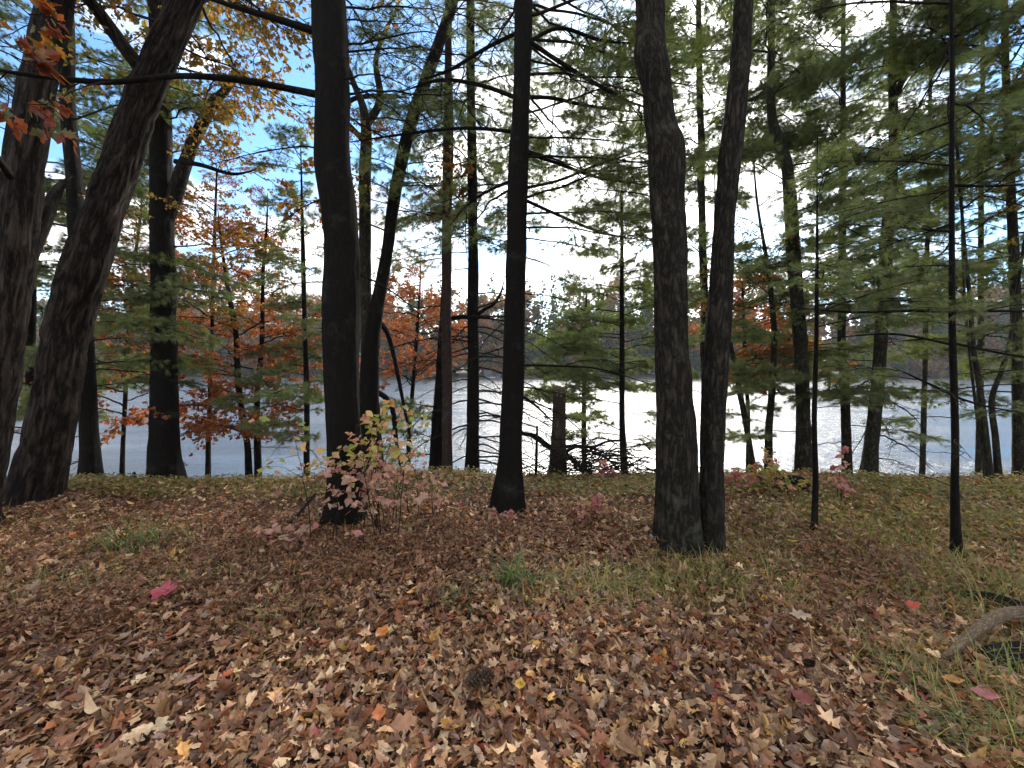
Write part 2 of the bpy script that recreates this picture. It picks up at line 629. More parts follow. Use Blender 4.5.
def interp(path, t):
    i = np.clip(t, 0, 1) * (len(path) - 1)
    k = np.minimum(i.astype(int), len(path) - 2)
    f = (i - k)[:, None]
    return path[k] * (1 - f) + path[k + 1] * f, nrm(path[k + 1] - path[k])


def side_twigs(base, t, side_ang, length, n=5, lift=0.0, droop=0.1, flat=0.25):
    """twigs off a path: returns (T,n,3)"""
    p, d = interp(base, t)
    T = len(t)
    h = nrm(np.stack([-d[:, 1], d[:, 0], 0 * d[:, 0]], -1))
    sg = np.where(np.arange(T) % 2 == 0, 1, -1)[:, None]
    ang = side_ang * rng.uniform(0.7, 1.25, (T, 1))
    dr = nrm(d * np.cos(ang) + h * sg * np.sin(ang) + np.array([0, 0, 1.0]) * (lift + rng.normal(0, flat, (T, 1))))
    s = np.linspace(0, 1, n)
    path = p[:, None] + dr[:, None] * s[None, :, None] * length[:, None, None]
    path[..., 2] -= droop * length[:, None] * s[None] ** 2
    path[:, 1:] += np.cumsum(rng.normal(0, 0.035, (T, n - 1, 3)), 1) * length[:, None, None]
    return path


PINE_COLS = [(0.16, 0.20, 0.07), (0.20, 0.23, 0.08), (0.085, 0.135, 0.05), (0.17, 0.18, 0.06), (0.19, 0.14, 0.055)]
PINE_W = [5, 4, 3, 1.2, 0.3]


def proto_pine(L, up, droop, dens=1.25, bare=0.22, r0=0.014, sub=5, K=18, nl=0.10, nw=0.0037, seedcol=None):
    main = wander(14, L, up, droop, 0.10)
    w = MB()
    tubes(w, main[None], (r0 * (1 - 0.8 * np.linspace(0, 1, 14)) + 0.002)[None], 5)
    T = max(4, int(L / 0.10 * dens))
    t = np.sort(rng.uniform(bare, 0.98, T))
    ln = (0.16 + 0.34 * L * (1 - t) ** 0.75 * np.clip((t - bare + 0.12) / 0.25, 0.3, 1)) * rng.uniform(0.6, 1.15, T)
    tw = side_twigs(main, t, 0.95, ln, 6, 0.05, 0.12, 0.14)
    tubes(w, tw, np.linspace(0.005, 0.0015, 6)[None] * np.ones((T, 1)), 3)
    tp, td = [], []
    for k in range(T):
        ns = max(2, int(ln[k] / 0.09 * sub / 4))
        tt = np.sort(rng.uniform(0.25, 0.97, ns))
        l2 = (0.07 + 0.28 * ln[k] * (1 - tt)) * rng.uniform(0.6, 1.2, ns)
        st = side_twigs(tw[k], tt, 0.85, l2, 4, 0.05, 0.05, 0.2)
        tubes(w, st, np.linspace(0.0025, 0.001, 4)[None] * np.ones((ns, 1)), 3)
        for s_ in (0.55, 0.8, 1.0):
            p, d = st[:, 2] * (1 - s_) + st[:, 3] * s_, nrm(st[:, 3] - st[:, 1])
            tp.append(p)
            td.append(d)
        p, d = interp(tw[k], np.linspace(0.4, 1, max(3, int(ln[k] / 0.05))))
        tp.append(p)
        td.append(d)
    p, d = interp(main, np.linspace(0.75, 1, 6))
    tp.append(p)
    td.append(d)
    tp, td = np.concatenate(tp), np.concatenate(td)
    nd = MB()
    base = pick(PINE_COLS, PINE_W, len(tp), 0.25)
    needles(nd, tp, td, K, nl, nw, 0.62, base)
    return w.mesh('branch', M_TWIG, smooth=True), nd.mesh('needles', M_NEEDLE)


def proto_leafy(L, up, droop, pal, wts, leaf=0.085, dens=1.0, r0=0.016, lobe=0.45, clump=3, bare=0.2, freq=3.0, S=6, fork=0.75, mat=None):
    main = wander(14, L, up, droop, 0.28)
    w = MB()
    tubes(w, main[None], (r0 * (1 - 0.82 * np.linspace(0, 1, 14)) + 0.0015)[None], 5)
    T = max(4, int(L / 0.15 * dens))
    t = np.sort(rng.uniform(bare, 0.97, T))
    ln = (0.18 + 0.45 * L * (1 - t) ** 0.8) * rng.uniform(0.5, 1.15, T)
    tw = side_twigs(main, t, fork, ln, 6, 0.12, 0.1, 0.35)
    tubes(w, tw, np.linspace(0.0055, 0.0014, 6)[None] * np.ones((T, 1)), 3)
    tp, td = [], []
    for k in range(T):
        ns = max(2, int(ln[k] / 0.11))
        tt = np.sort(rng.uniform(0.2, 0.97, ns))
        l2 = (0.07 + 0.35 * ln[k] * (1 - tt)) * rng.uniform(0.5, 1.2, ns)
        st = side_twigs(tw[k], tt, 0.8, l2, 4, 0.05, 0.08, 0.4)
        tubes(w, st, np.linspace(0.0024, 0.001, 4)[None] * np.ones((ns, 1)), 3)
        tp += [st[:, 3], st[:, 2]]
        td += [nrm(st[:, 3] - st[:, 2])] * 2
        p, d = interp(tw[k], np.linspace(0.5, 1, 4))
        tp.append(p)
        td.append(d)
    tp, td = np.concatenate(tp), np.concatenate(td)
    if clump <= 0:
        return w.mesh('branch', M_TWIG, smooth=True), None
    keep = rng.uniform(size=len(tp)) < min(1.0, clump / 3)
    tp, td = tp[keep], td[keep]
    rep = max(1, clump)
    tp, td = np.repeat(tp, rep, 0), np.repeat(td, rep, 0)
    M = len(tp)
    a = nrm(td + rng.normal(0, 0.6, (M, 3)) + np.array([0, 0, -0.35]))
    nn = nrm(np.array([0, 0, 1.0]) + rng.normal(0, 0.55, (M, 3)))
    sz = leaf * rng.uniform(0.55, 1.2, M)
    lf = MB()
    leafs(lf, tp + rng.normal(0, 0.012, (M, 3)), a, nn, sz, sz * rng.uniform(0.5, 0.8, M), S, lobe, freq, rng.uniform(-0.4, 0.6, M), rng.uniform(-0.8, 0.5, M), pick(pal, wts, M, 0.25))
    return w.mesh('branch', M_TWIG, smooth=True), lf.mesh('leaves', mat or M_LEAF)


def proto_dead(L, up, droop, r0=0.013, dens=1.0, twl=0.3):
    main = wander(14, L, up, droop, 0.16)
    w = MB()
    tubes(w, main[None], (r0 * (1 - 0.8 * np.linspace(0, 1, 14)) + 0.0015)[None], 5)
    T = max(3, int(L / 0.16 * dens))
    t = np.sort(rng.uniform(0.2, 0.97, T))
    ln = (0.08 + twl * L * (1 - t)) * rng.uniform(0.4, 1.3, T)
    tw = side_twigs(main, t, 0.8, ln, 6, 0, 0.2, 0.35)
    tubes(w, tw, np.linspace(0.006, 0.0022, 6)[None] * np.ones((T, 1)), 3)
    for k in range(T):
        ns = max(1, int(ln[k] / 0.13))
        tt = np.sort(rng.uniform(0.2, 0.97, ns))
        st = side_twigs(tw[k], tt, 0.8, 0.4 * ln[k] * rng.uniform(0.4, 1, ns), 4, 0, 0.1, 0.4)
        tubes(w, st, np.linspace(0.0032, 0.0016, 4)[None] * np.ones((ns, 1)), 3)
    return w.mesh('dead_branch', M_TWIG, smooth=True), None


RED = [(0.32, 0.085, 0.04), (0.38, 0.15, 0.055), (0.26, 0.07, 0.045), (0.34, 0.21, 0.07), (0.15, 0.125, 0.04)]
ORANGE = [(0.30, 0.13, 0.04), (0.32, 0.21, 0.06), (0.25, 0.085, 0.035), (0.24, 0.19, 0.055), (0.13, 0.14, 0.04)]
YELLOW = [(0.36, 0.25, 0.07), (0.28, 0.16, 0.05), (0.20, 0.18, 0.05), (0.12, 0.14, 0.04), (0.27, 0.10, 0.035)]
OLIVE = [(0.11, 0.13, 0.035), (0.2, 0.17, 0.045), (0.30, 0.19, 0.05), (0.07, 0.1, 0.03)]
PR = {
    'pine': [proto_pine(2.3, 0.18, 0.22) for _ in range(4)],
    'pine_short': [proto_pine(1.25, 0.2, 0.15, r0=0.009) for _ in range(4)],
    'pine_near': [proto_pine(1.15, 0.12, 0.15, dens=0.9, r0=0.008, sub=4, K=13, nl=0.085, nw=0.0026) for _ in range(4)],
    'pine_thin': [proto_pine(1.7, 0.05, 0.12, dens=0.95, bare=0.28, r0=0.011, sub=4, K=12) for _ in range(4)],
    'pine_high': [proto_pine(2.6, 0.3, 0.22, dens=0.7, bare=0.35, r0=0.02, K=7, nl=0.11, nw=0.008, sub=3) for _ in range(3)],
    'red': [proto_leafy(1.5, 0.3, 0.25, RED, [4, 4, 2, 1.5, 1], 0.07, clump=3, dens=1.3) for _ in range(4)],
    'scarlet': [proto_leafy(1.6, 0.3, 0.25, [(0.34, 0.12, 0.065), (0.38, 0.17, 0.08), (0.28, 0.09, 0.06), (0.32, 0.2, 0.09)], [4, 3, 2, 1], 0.075, clump=3, dens=1.3) for _ in range(3)],
    'orange': [proto_leafy(1.7, 0.25, 0.25, ORANGE, [3, 3, 2, 3, 2.5], 0.08, clump=3, dens=1.1) for _ in range(4)],
    'yellow': [proto_leafy(1.9, 0.25, 0.3, YELLOW, [4, 2.5, 3, 3, 1], 0.085, clump=2) for _ in range(4)],
    'olive': [proto_leafy(1.6, 0.25, 0.2, OLIVE, [3, 3, 2, 2], 0.07, clump=2) for _ in range(3)],
    'crown': [proto_leafy(3.4, 0.45, 0.2, YELLOW + OLIVE, [3, 3, 2, 2, 1, 3, 2, 2, 2], 0.13, clump=2, r0=0.03, S=4) for _ in range(3)],
    'dead': [proto_dead(1.4, -0.05, 0.32, r0=0.014, dens=1.3, twl=0.42) for _ in range(5)],
    'bare': [proto_dead(2.2, 0.15, 0.1, r0=0.016, dens=1.3, twl=0.5) for _ in range(4)],
    'dead_long': [proto_dead(2.0, 0.02, 0.06, r0=0.012, dens=0.7, twl=0.22) for _ in range(3)],
}
PLEN = {'scarlet': 1.6, 'pine_near': 1.15, 'pine': 2.3, 'pine_short': 1.25, 'pine_thin': 1.7, 'pine_high': 2.6, 'red': 1.5, 'orange': 1.7, 'yellow': 1.9, 'olive': 1.6, 'crown': 3.4, 'dead': 1.4, 'bare': 2.2, 'dead_long': 2.0}


def add_branch(tree, kind, pos, az, pitch, length):
    """one branch of a tree as a part of its own, its needles or leaves as the sub-part"""
    w, f = random.choice(PR[kind])
    s = length / PLEN[kind]
    b = link('dead_branch' if kind in ('dead', 'bare', 'dead_long') else 'branch', w, tree)
    Mx = Matrix.Translation(Vector(pos) - tree.location) @ Matrix.Rotation(az, 4, 'Z') @ Matrix.Rotation(-pitch, 4, 'Y') @ Matrix.Rotation(random.uniform(-0.35, 0.35), 4, 'X') @ Matrix.Diagonal((s, s * random.choice((1, -1)), s, 1))
    b.matrix_local = Mx
    if f is not None:
        link('needles' if 'pine' in kind else 'leaves', f, b)
    return b


# ------------------------------------------------------------------ trunks
def smooth_path(pts, n):
    """Catmull-Rom through rows of (x,y,z,r)"""
    pts = np.asarray(pts, float)
    p = np.concatenate([[2 * pts[0] - pts[1]], pts, [2 * pts[-1] - pts[-2]]])
    d = np.concatenate([[0], np.cumsum(np.linalg.norm(np.diff(pts[:, :3], axis=0), axis=1))])
    u = np.linspace(0, d[-1], n)
    k = np.clip(np.searchsorted(d, u, 'right') - 1, 0, len(pts) - 2)
    t = ((u - d[k]) / np.maximum(d[k + 1] - d[k], 1e-6))[:, None]
    a, b, c, e = p[k], p[k + 1], p[k + 2], p[k + 3]
    return 0.5 * (2 * b + (c - a) * t + (2 * a - 5 * b + 4 * c - e) * t ** 2 + (3 * b - a - 3 * c + e) * t ** 3)


def trunk_mesh(rows, mat, origin, flare=0.5, rough=0.10, sides=None, step=None, flare_h=0.35, furrow=0.0, burls=(), broken=False):
    rows = np.asarray(rows, float)
    rmax = rows[:, 3].max()
    sides = sides or int(np.clip(rmax * (300 if furrow else 190), 8, 110))
    ln = np.linalg.norm(np.diff(rows[:, :3], axis=0), axis=1).sum()
    step = step or (0.045 if furrow > 0.007 else max(0.035, rmax * 0.22))
    n = int(max(10, ln / step))
    sp = smooth_path(rows, n)
    sp[:, 3] = np.maximum(sp[:, 3], 0.003)
    # low wander of the stem
    zz = np.c_[sp[:, 2] * 1.1, np.full(n, rng.uniform(0, 50)), np.zeros(n)]
    sp[:, 0] += vnoise(zz, 3) * rmax * 0.09
    sp[:, 1] += vnoise(zz + 31, 4) * rmax * 0.09
    h = sp[:, 2] - sp[0, 2]
    off = rng.uniform(0, 60)
    ph = rng.uniform(0, 6)

    def rf(r, th):
        c, s = np.cos(th), np.sin(th)
        H = np.repeat(h[:, None], len(th), 1)
        Cx = np.repeat(c[None], n, 0)
        Sx = np.repeat(s[None], n, 0)
        low = vnoise(np.c_[(Cx * 1.1).ravel() + off, (Sx * 1.1).ravel(), (H * 1.4).ravel()], 1).reshape(H.shape)
        k = 5.0 if rmax > 0.08 else 2.5
        mid = vnoise(np.c_[(Cx * k).ravel() + off, (Sx * k).ravel(), (H * 5).ravel()], 2).reshape(H.shape)
        out = r[0] * (1 + rough * low + rough * 0.55 * mid)
        if furrow:
            kk = 5.5
            v1 = vnoise(np.c_[(Cx * kk).ravel() + off, (Sx * kk).ravel(), (H * 1.9).ravel()], 7).reshape(H.shape)
            v2 = vnoise(np.c_[(Cx * kk * 2).ravel() + off, (Sx * kk * 2).ravel(), (H * 8).ravel()], 8).reshape(H.shape)
            out = out + furrow * (np.clip(np.abs(v1) * 2.2, 0, 1) - 0.6 + 0.35 * v2)
        if flare:
            lob = 1 + 0.35 * np.cos(4 * th[None] + ph) + 0.2 * np.cos(7 * th[None] + 2 * ph)
            out = out * (1 + flare * np.exp(-np.clip(H - 0.12, 0, None) / flare_h) * lob * 0.8)
        for bh, bt, br, bs in burls:
            dt = np.angle(np.exp(1j * (th[None] - bt)))
            out = out + br * np.exp(-((H - bh) / bs) ** 2 - (dt / 0.8) ** 2)
        return out[None]
    mb = MB()
    if broken:
        pass
    tubes(mb, sp[None, :, :3], sp[None, :, 3], sides, radfun=rf, cap=broken)
    return mb.mesh('trunk', mat, origin, smooth=True), sp


def stem_rows(pix, Y0, Y1, top, rtop=0.02, lean=None):
    """rows of (x,y,z,r) from picture stations (px,py,width) at depths Y0 (base) to Y1 (last), rooted in the ground and carried on to height top"""
    rows = []
    m = len(pix)
    for i, (px, py, w) in enumerate(pix):
        Y = Y0 + (Y1 - Y0) * i / max(1, m - 1)
        p = P(px, py, Y)
        d = ray(px, py)
        rows.append([*p, 0.5 * w / F * (Y / d[1]) * math.sqrt(1 / (1 + ((px - 512) / F) ** 2))])
    b = rows[0]
    g = float(gz(b[0], b[1]))
    if b[2] > g - 0.05:
        dx = (rows[0][0] - rows[1][0]) / max(0.3, rows[1][2] - rows[0][2])
        hh = b[2] - g + 0.15
        rows.insert(0, [b[0] + np.clip(dx, -0.4, 0.4) * hh, b[1], g - 0.15, b[3] * (1.05 if hh < 0.6 else 1.15)])
    l, k = rows[-1], rows[-2]
    if top is not None and l[2] < top:
        dz = max(0.2, l[2] - k[2])
        sx, sy = (l[0] - k[0]) / dz, (l[1] - k[1]) / dz
        H = top - l[2]
        for t in (0.3, 0.65, 1.0):
            rows.append([l[0] + sx * H * t * (1 - 0.4 * t), l[1] + sy * H * t * (1 - 0.4 * t), l[2] + H * t, l[3] * (1 - t) ** 0.8 + rtop * t])
    return rows


TREES = {}


def tree(name, label, cat='tree', stems=(), mat=None, group=None, flare=0.4, rough=0.10, furrow=0.0, burls=(), key=None):
    """stems: list of (pix, Y0, Y1, top) ; the first roots the thing"""
    allrows = [stem_rows(*s) for s in stems]
    b = allrows[0][0]
    t = thing(name, (b[0], b[1], float(gz(b[0], b[1]))), label, cat, group)
    paths = []
    for i, rows in enumerate(allrows):
        me, sp = trunk_mesh(rows, mat, t.location, flare=flare if i == 0 or stems[i][0][0][1] > 440 else 0.0, rough=rough, furrow=furrow, burls=burls if i == 0 else ())
        link('trunk', me, t)
        paths.append(sp)
    t_paths[t.name] = paths
    if key:
        TREES[key] = t
    return t


t_paths = {}


def at_height(t, z, k=0):
    sp = t_paths[t.name][k]
    i = int(np.argmin(np.abs(sp[:, 2] - z)))
    return sp[i, :3], sp[i, 3]


def whorl(t, kind, z0, z1, n, L0, L1, pitch=(-0.1, 0.3), az=None, k=0):
    """n branches of one kind between heights z0 and z1 (lengths L0 low to L1 high)"""
    if 'pine' in kind and kind != 'pine_high':
        n = max(1, int(n * 1.4))
    elif kind in ('red', 'orange', 'yellow'):
        n = int(n * 1.25)
    elif kind in ('crown', 'pine_high'):
        n = max(2, int(n * 0.5))
    for i in range(n):
        f = (i + random.uniform(0.1, 0.9)) / n
        z = z0 + (z1 - z0) * f
        p, r = at_height(t, z, k)
        a = random.uniform(0, 2 * PI) if az is None else random.choice(az) + random.uniform(-0.55, 0.55)
        add_branch(t, kind, p, a, random.uniform(*pitch), (L0 + (L1 - L0) * f) * random.uniform(0.75, 1.25))


def zpix(py, Y):
    return P(512, py, Y)[2]


def limb(t, pix, mat=None, name='limb', sprout=None, n=0, L=(0.6, 1.2), taper=0.6, pitch=(-0.3, 0.4)):
    """an authored limb: stations (px,py,width,Y)"""
    rows = []
    for px, py, w, Y in pix:
        rows.append([*P(px, py, Y), 0.5 * w / F * Y])
    rows[-1][3] *= 0.35
    me, sp = trunk_mesh(rows, mat or M_DARK, t.location, flare=0, rough=0.14, step=0.05, sides=10)
    link(name, me, t)
    for i in range(n):
        f = (i + random.uniform(0.2, 0.9)) / n
        j = int((0.15 + 0.85 * f) * (len(sp) - 1))
        d = sp[min(j + 1, len(sp) - 1), :3] - sp[max(j - 1, 0), :3]
        a = math.atan2(d[1], d[0]) + random.choice((-1, 1)) * random.uniform(0.4, 1.2)
        add_branch(t, random.choice(sprout) if isinstance(sprout, (list, tuple)) else sprout, sp[j, :3], a, random.uniform(*pitch), random.uniform(*L))
    return sp


LEFTRIGHT = (0.0, PI)
AWAY = (0.3, PI - 0.3, PI / 2)

# --- left group
t = tree('oak_tree', 'thick dark trunk leaning right at the far left edge, partly cut off', 'tree',
         [([(-34, 530, 60), (-8, 420, 48), (6, 330, 44), (20, 200, 43), (36, 100, 42), (58, 0, 36), (70, -60, 34)], 3.6, 3.8, 11)], M_OAK, furrow=0.018, rough=0.1)
limb(t, [(12, 300, 13, 3.7), (30, 250, 13, 3.75), (45, 215, 12, 3.9), (58, 190, 8, 4.1), (72, 176, 5, 4.3)], M_OAK, sprout='yellow', n=2)
whorl(t, 'crown', 6.5, 10.5, 7, 3, 2, (0.2, 0.7))
limb(t, [(20, 190, 7, 3.75), (-10, 150, 6, 3.3), (-40, 130, 5, 2.9)], M_OAK)
NEARLEAF = [proto_leafy(0.75, 0.0, 0.15, [(0.28, 0.075, 0.02), (0.26, 0.13, 0.025), (0.10, 0.11, 0.025), (0.2, 0.045, 0.018)], [4, 3, 2, 2], 0.10, clump=2, r0=0.006, dens=0.9, bare=0.3, S=9, freq=3.5) for _ in range(3)]
PR['near_oak'] = NEARLEAF
PLEN['near_oak'] = 0.75
for (px, py, Y, az, pt, L) in [(-50, 55, 2.2, 0.1, -0.45, 0.55), (-80, 15, 2.4, 0.15, -0.3, 0.75), (-30, -20, 2.8, 0.3, -0.35, 0.6)]:
    add_branch(t, 'near_oak', P(px, py, Y), az, pt, L)

t2 = tree('oak_tree', 'thickest trunk with deeply furrowed bark, leaning right from a flared base in the left foreground', 'tree',
          [([(36, 500, 58), (50, 430, 50), (66, 340, 49), (88, 256, 46), (116, 170, 42), (140, 110, 37), (160, 60, 34), (186, 0, 32), (210, -60, 30)], 4.35, 4.6, 13)], M_OAK, flare=0.3, furrow=0.024, rough=0.12)
limb(t2, [(146, 74, 15, 4.5), (128, 52, 13, 4.4), (108, 25, 12, 4.3), (84, -5, 10, 4.1), (40, -50, 8, 3.9)], M_OAK, sprout='orange', n=5, L=(0.7, 1.3))
limb(t2, [(190, 5, 8, 4.6), (222, -12, 7, 4.9), (262, -20, 5, 5.3)], M_OAK, sprout='yellow', n=5, L=(0.8, 1.4))
whorl(t2, 'yellow', 5.0, 7.0, 10, 1.5, 1.8, (-0.3, 0.4), az=(0.3, 0.9, PI / 2))
whorl(t2, 'olive', 4.6, 6.5, 5, 1.2, 1.6, (-0.3, 0.3), az=(PI - 0.3, 2.2))
whorl(t2, 'crown', 7.0, 12.5, 12, 3.4, 2, (0.1, 0.7))

t = tree('pine_tree', 'slim upright trunk between the two leaning oaks at left, behind the thickest one', 'tree',
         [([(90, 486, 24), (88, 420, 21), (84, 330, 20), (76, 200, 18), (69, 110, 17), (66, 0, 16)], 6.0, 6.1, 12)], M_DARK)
whorl(t, 'pine', zpix(420, 6), zpix(150, 6), 15, 2.0, 2.0, (-0.12, 0.15), az=(0.3, PI - 0.2, PI, 2.2))
whorl(t, 'dead', zpix(470, 6), zpix(330, 6), 5, 1.0, 1.3, (-0.1, 0.2), az=LEFTRIGHT)
whorl(t, 'pine', zpix(150, 6), 9.5, 12, 2.2, 1.8, (0, 0.3))

t3 = tree('oak_tree', 'dark upright trunk with a grey limb forking right, left of the twin red-leaved saplings', 'tree',
          [([(165, 478, 34), (164, 430, 30), (163, 340, 27), (162, 256, 26), (161, 185, 25), (160, 110, 23), (158, 40, 20), (156, -30, 18)], 6.3, 6.4, 12)], M_DARK, flare=0.35)
limb(t3, [(159, 248, 9, 6.4), (165, 222, 12, 6.38), (180, 178, 13, 6.4), (192, 145, 11, 6.45), (204, 120, 10, 6.5), (216, 100, 8, 6.6), (230, 84, 6, 6.7), (236, 60, 4, 6.8)], M_MAPLE, sprout=['yellow', 'orange'], n=5, L=(0.8, 1.5))
limb(t3, [(176, 162, 5, 6.4), (200, 165, 4, 6.2), (232, 174, 3, 6.1), (256, 170, 2.5, 6.1)], M_DARK, sprout='yellow', n=4, L=(0.6, 1.0))
whorl(t3, 'yellow', zpix(160, 6.3), zpix(0, 6.3), 6, 1.4, 1.8, (-0.2, 0.4), az=(0.2, -0.2, 0.8))
whorl(t3, 'orange', zpix(330, 6.3), zpix(240, 6.3), 4, 0.9, 1.2, (-0.2, 0.2), az=LEFTRIGHT)
whorl(t3, 'crown', 7.5, 11.5, 8, 3, 2, (0.1, 0.6))

t4 = tree('red_maple', 'twin slender dark stems with tiered red and orange leaves at the water\'s edge', 'tree',
          [([(249, 476, 8), (247, 443, 7), (239, 389, 7), (236, 333, 6), (228, 290, 4.5), (222, 250, 3)], 7.6, 7.8, 4.6, 0.005),
           ([(258, 476, 8), (257, 430, 7), (258, 390, 6), (262, 340, 5), (263, 276, 4), (266, 240, 3)], 7.7, 7.9, 4.9, 0.005)], M_DARK, flare=0.2)
for k in (0, 1):
    whorl(t4, 'red', zpix(440, 7.7), zpix(330, 7.7), 12, 1.3, 1.2, (-0.1, 0.25), k=k)
    whorl(t4, 'orange', zpix(340, 7.7), zpix(215, 7.7), 11, 1.2, 0.8, (0.0, 0.4), k=k)
whorl(t4, 'bare', zpix(450, 7.7), zpix(380, 7.7), 4, 1.1, 1.1, (-0.2, 0.1), az=LEFTRIGHT)

t = tree('red_maple', 'leafy red maple half hidden behind the forked dark trunk at left', 'tree',
         [([(122, 474, 6), (124, 420, 5), (128, 340, 5), (134, 270, 4), (140, 220, 3)], 9.0, 9.2, 5.4, 0.005)], M_DARK, flare=0.2)
whorl(t, 'red', zpix(430, 9), zpix(300, 9), 12, 1.7, 1.5, (-0.05, 0.3))
whorl(t, 'orange', zpix(310, 9), zpix(200, 9), 10, 1.5, 1.0, (0.0, 0.4))

t = tree('red_maple', 'airy orange maple just right of the forked dark trunk, left of the twin saplings', 'tree',
         [([(208, 474, 6), (209, 420, 5), (212, 330, 4.5), (214, 250, 3.5), (216, 190, 2.5)], 9.2, 9.4, 6.2, 0.005)], M_DARK, flare=0.2)
whorl(t, 'red', zpix(340, 9.3), zpix(230, 9.3), 14, 1.5, 1.4, (0.0, 0.35))
whorl(t, 'orange', zpix(250, 9.3), zpix(160, 9.3), 12, 1.4, 0.9, (0.05, 0.5))

t = tree('pine_sapling', 'thin straight pole of a young pine, left of the black trunk behind the pink shrub', 'tree',
         [([(307, 476, 6.5), (307, 400, 6), (305, 330, 5), (303, 256, 4.5), (302, 190, 2.4), (301, 150, 1.2)], 7.0, 7.0, 5.4, 0.006)], M_DARK, flare=0.2)
whorl(t, 'pine_short', zpix(440, 7), zpix(150, 7), 26, 1.15, 0.7, (-0.1, 0.2))
whorl(t, 'dead', zpix(460, 7), zpix(380, 7), 4, 0.7, 0.8, (-0.2, 0.1))

t5 = tree('pine_tree', 'straight black trunk rising right behind the pink-leaved shrub', 'tree',
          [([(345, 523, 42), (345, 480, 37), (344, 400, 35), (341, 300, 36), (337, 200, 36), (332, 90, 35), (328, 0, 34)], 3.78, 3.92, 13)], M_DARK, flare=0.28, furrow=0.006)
limb(t5, [(324, 96, 7, 3.9), (290, 89, 6, 3.85), (240, 80, 6, 3.7), (180, 76, 5, 3.5), (110, 82, 5, 3.3), (40, 76, 4.5, 3.15), (-30, 66, 4, 3.0)], M_DARK, sprout='dead', n=7, L=(0.3, 0.8), pitch=(-0.8, 0.3))
limb(t5, [(318, 32, 7, 3.9), (280, 20, 6, 3.9), (240, 8, 5, 3.9), (200, -4, 4, 3.9)], M_DARK, sprout='bare', n=3, L=(0.4, 0.9))
whorl(t5, 'dead', zpix(330, 3.9), zpix(60, 3.9), 5, 0.8, 1.2, (-0.3, 0.3), az=LEFTRIGHT)
whorl(t5, 'bare', zpix(110, 3.9), zpix(-30, 3.9), 7, 1.5, 1.5, (0.0, 0.5), az=(0.2, 0.9, PI / 2))
whorl(t5, 'pine_high', 6.3, 12.0, 16, 2.6, 1.6, (0.0, 0.4))

t7 = tree('oak_tree', 'two-stemmed tree beside the black trunk, one stem leaning right, one pale and upright', 'tree',
          [([(370, 474, 21), (370, 420, 20), (370, 380, 19), (373, 335, 16), (387, 253, 12), (397, 185, 12), (410, 128, 12), (426, 80, 12), (440, 40, 11), (454, 0, 10), (468, -50, 9)], 6.2, 6.2, 12),
           ([(370, 390, 15), (367, 340, 14), (365, 256, 13), (365, 180, 12.5), (366, 130, 11), (362, 105, 8), (352, 80, 6)], 6.25, 6.6, 7.2)], M_DARK, flare=0.25)
t7p = [o for o in t7.children if o.name.startswith('trunk')][1]
t7p.data.materials[0] = M_OLIVE
limb(t7, [(367, 125, 8, 6.8), (380, 100, 7, 6.8), (376, 60, 5, 6.9), (386, 30, 4, 7.0), (400, 5, 3, 7.1)], M_OLIVE, sprout='bare', n=4, L=(0.7, 1.4))
limb(t7, [(363, 140, 6, 6.8), (345, 118, 5, 6.9), (352, 100, 4, 7.0), (380, 96, 4, 7.1), (410, 98, 3, 7.2)], M_OLIVE, sprout='bare', n=4, L=(0.6, 1.2))
limb(t7, [(376, 391, 5.5, 6.6), (386, 398, 5.5, 6.5), (393, 412, 5, 6.5), (396, 438, 4, 6.45), (401, 475, 2.5, 6.4)], M_DARK, name='dead_branch')
limb(t7, [(380, 323, 6, 6.7), (388, 335, 5, 6.6), (396, 365, 4, 6.5), (402, 395, 3.5, 6.5), (408, 425, 2.5, 6.5), (412, 450, 2, 6.5)], M_DARK, name='dead_branch')
whorl(t7, 'red', zpix(200, 6.8), zpix(70, 6.8), 3, 0.7, 0.7, (0.0, 0.5), k=1)
whorl(t7, 'orange', zpix(250, 6.8), zpix(160, 6.8), 5, 1.2, 1.2, (-0.2, 0.3), az=LEFTRIGHT)
whorl(t7, 'bare', zpix(150, 6.8), zpix(-40, 6.8), 12, 1.6, 1.6, (0.0, 0.6))
whorl(t7, 'crown', 8.5, 11.8, 6, 2.6, 2, (0.1, 0.6))

# --- centre group
t9 = tree('pine_tree', 'dark trunk leaning slightly, half hidden just left behind the slim reddish trunk', 'tree',
          [([(436, 472, 17), (438, 430, 14), (441, 380, 12), (444, 330, 10), (447, 250, 8), (449, 180, 7)], 7.4, 7.6, 7.0)], M_DARK, flare=0.2)
whorl(t9, 'pine_short', zpix(460, 7.4), zpix(400, 7.4), 4, 1.3, 1.2, (-0.1, 0.1), az=(PI, 2.6))
whorl(t9, 'dead', zpix(400, 7.4), zpix(260, 7.4), 5, 1.0, 0.9)
whorl(t9, 'pine_short', zpix(250, 7.4), 6.6, 9, 1.2, 0.6)

t10 = tree('pine_tree', 'slim reddish-grey smooth trunk just in front of a leaning dark one, left of centre', 'tree',
           [([(447, 473, 11), (447, 420, 10.5), (447, 340, 10), (447, 256, 9.5), (447, 160, 8.5), (448, 70, 7.5), (448, 0, 7)], 6.6, 6.6, 11)], M_RED, flare=0.15)
whorl(t10, 'dead', zpix(360, 6.6), zpix(120, 6.6), 6, 0.9, 1.2, (-0.1, 0.3))
whorl(t10, 'pine_thin', zpix(230, 6.6), zpix(0, 6.6), 9, 1.4, 1.6, (-0.1, 0.3))
whorl(t10, 'pine_high', 8, 10.8, 9, 2, 1.2)

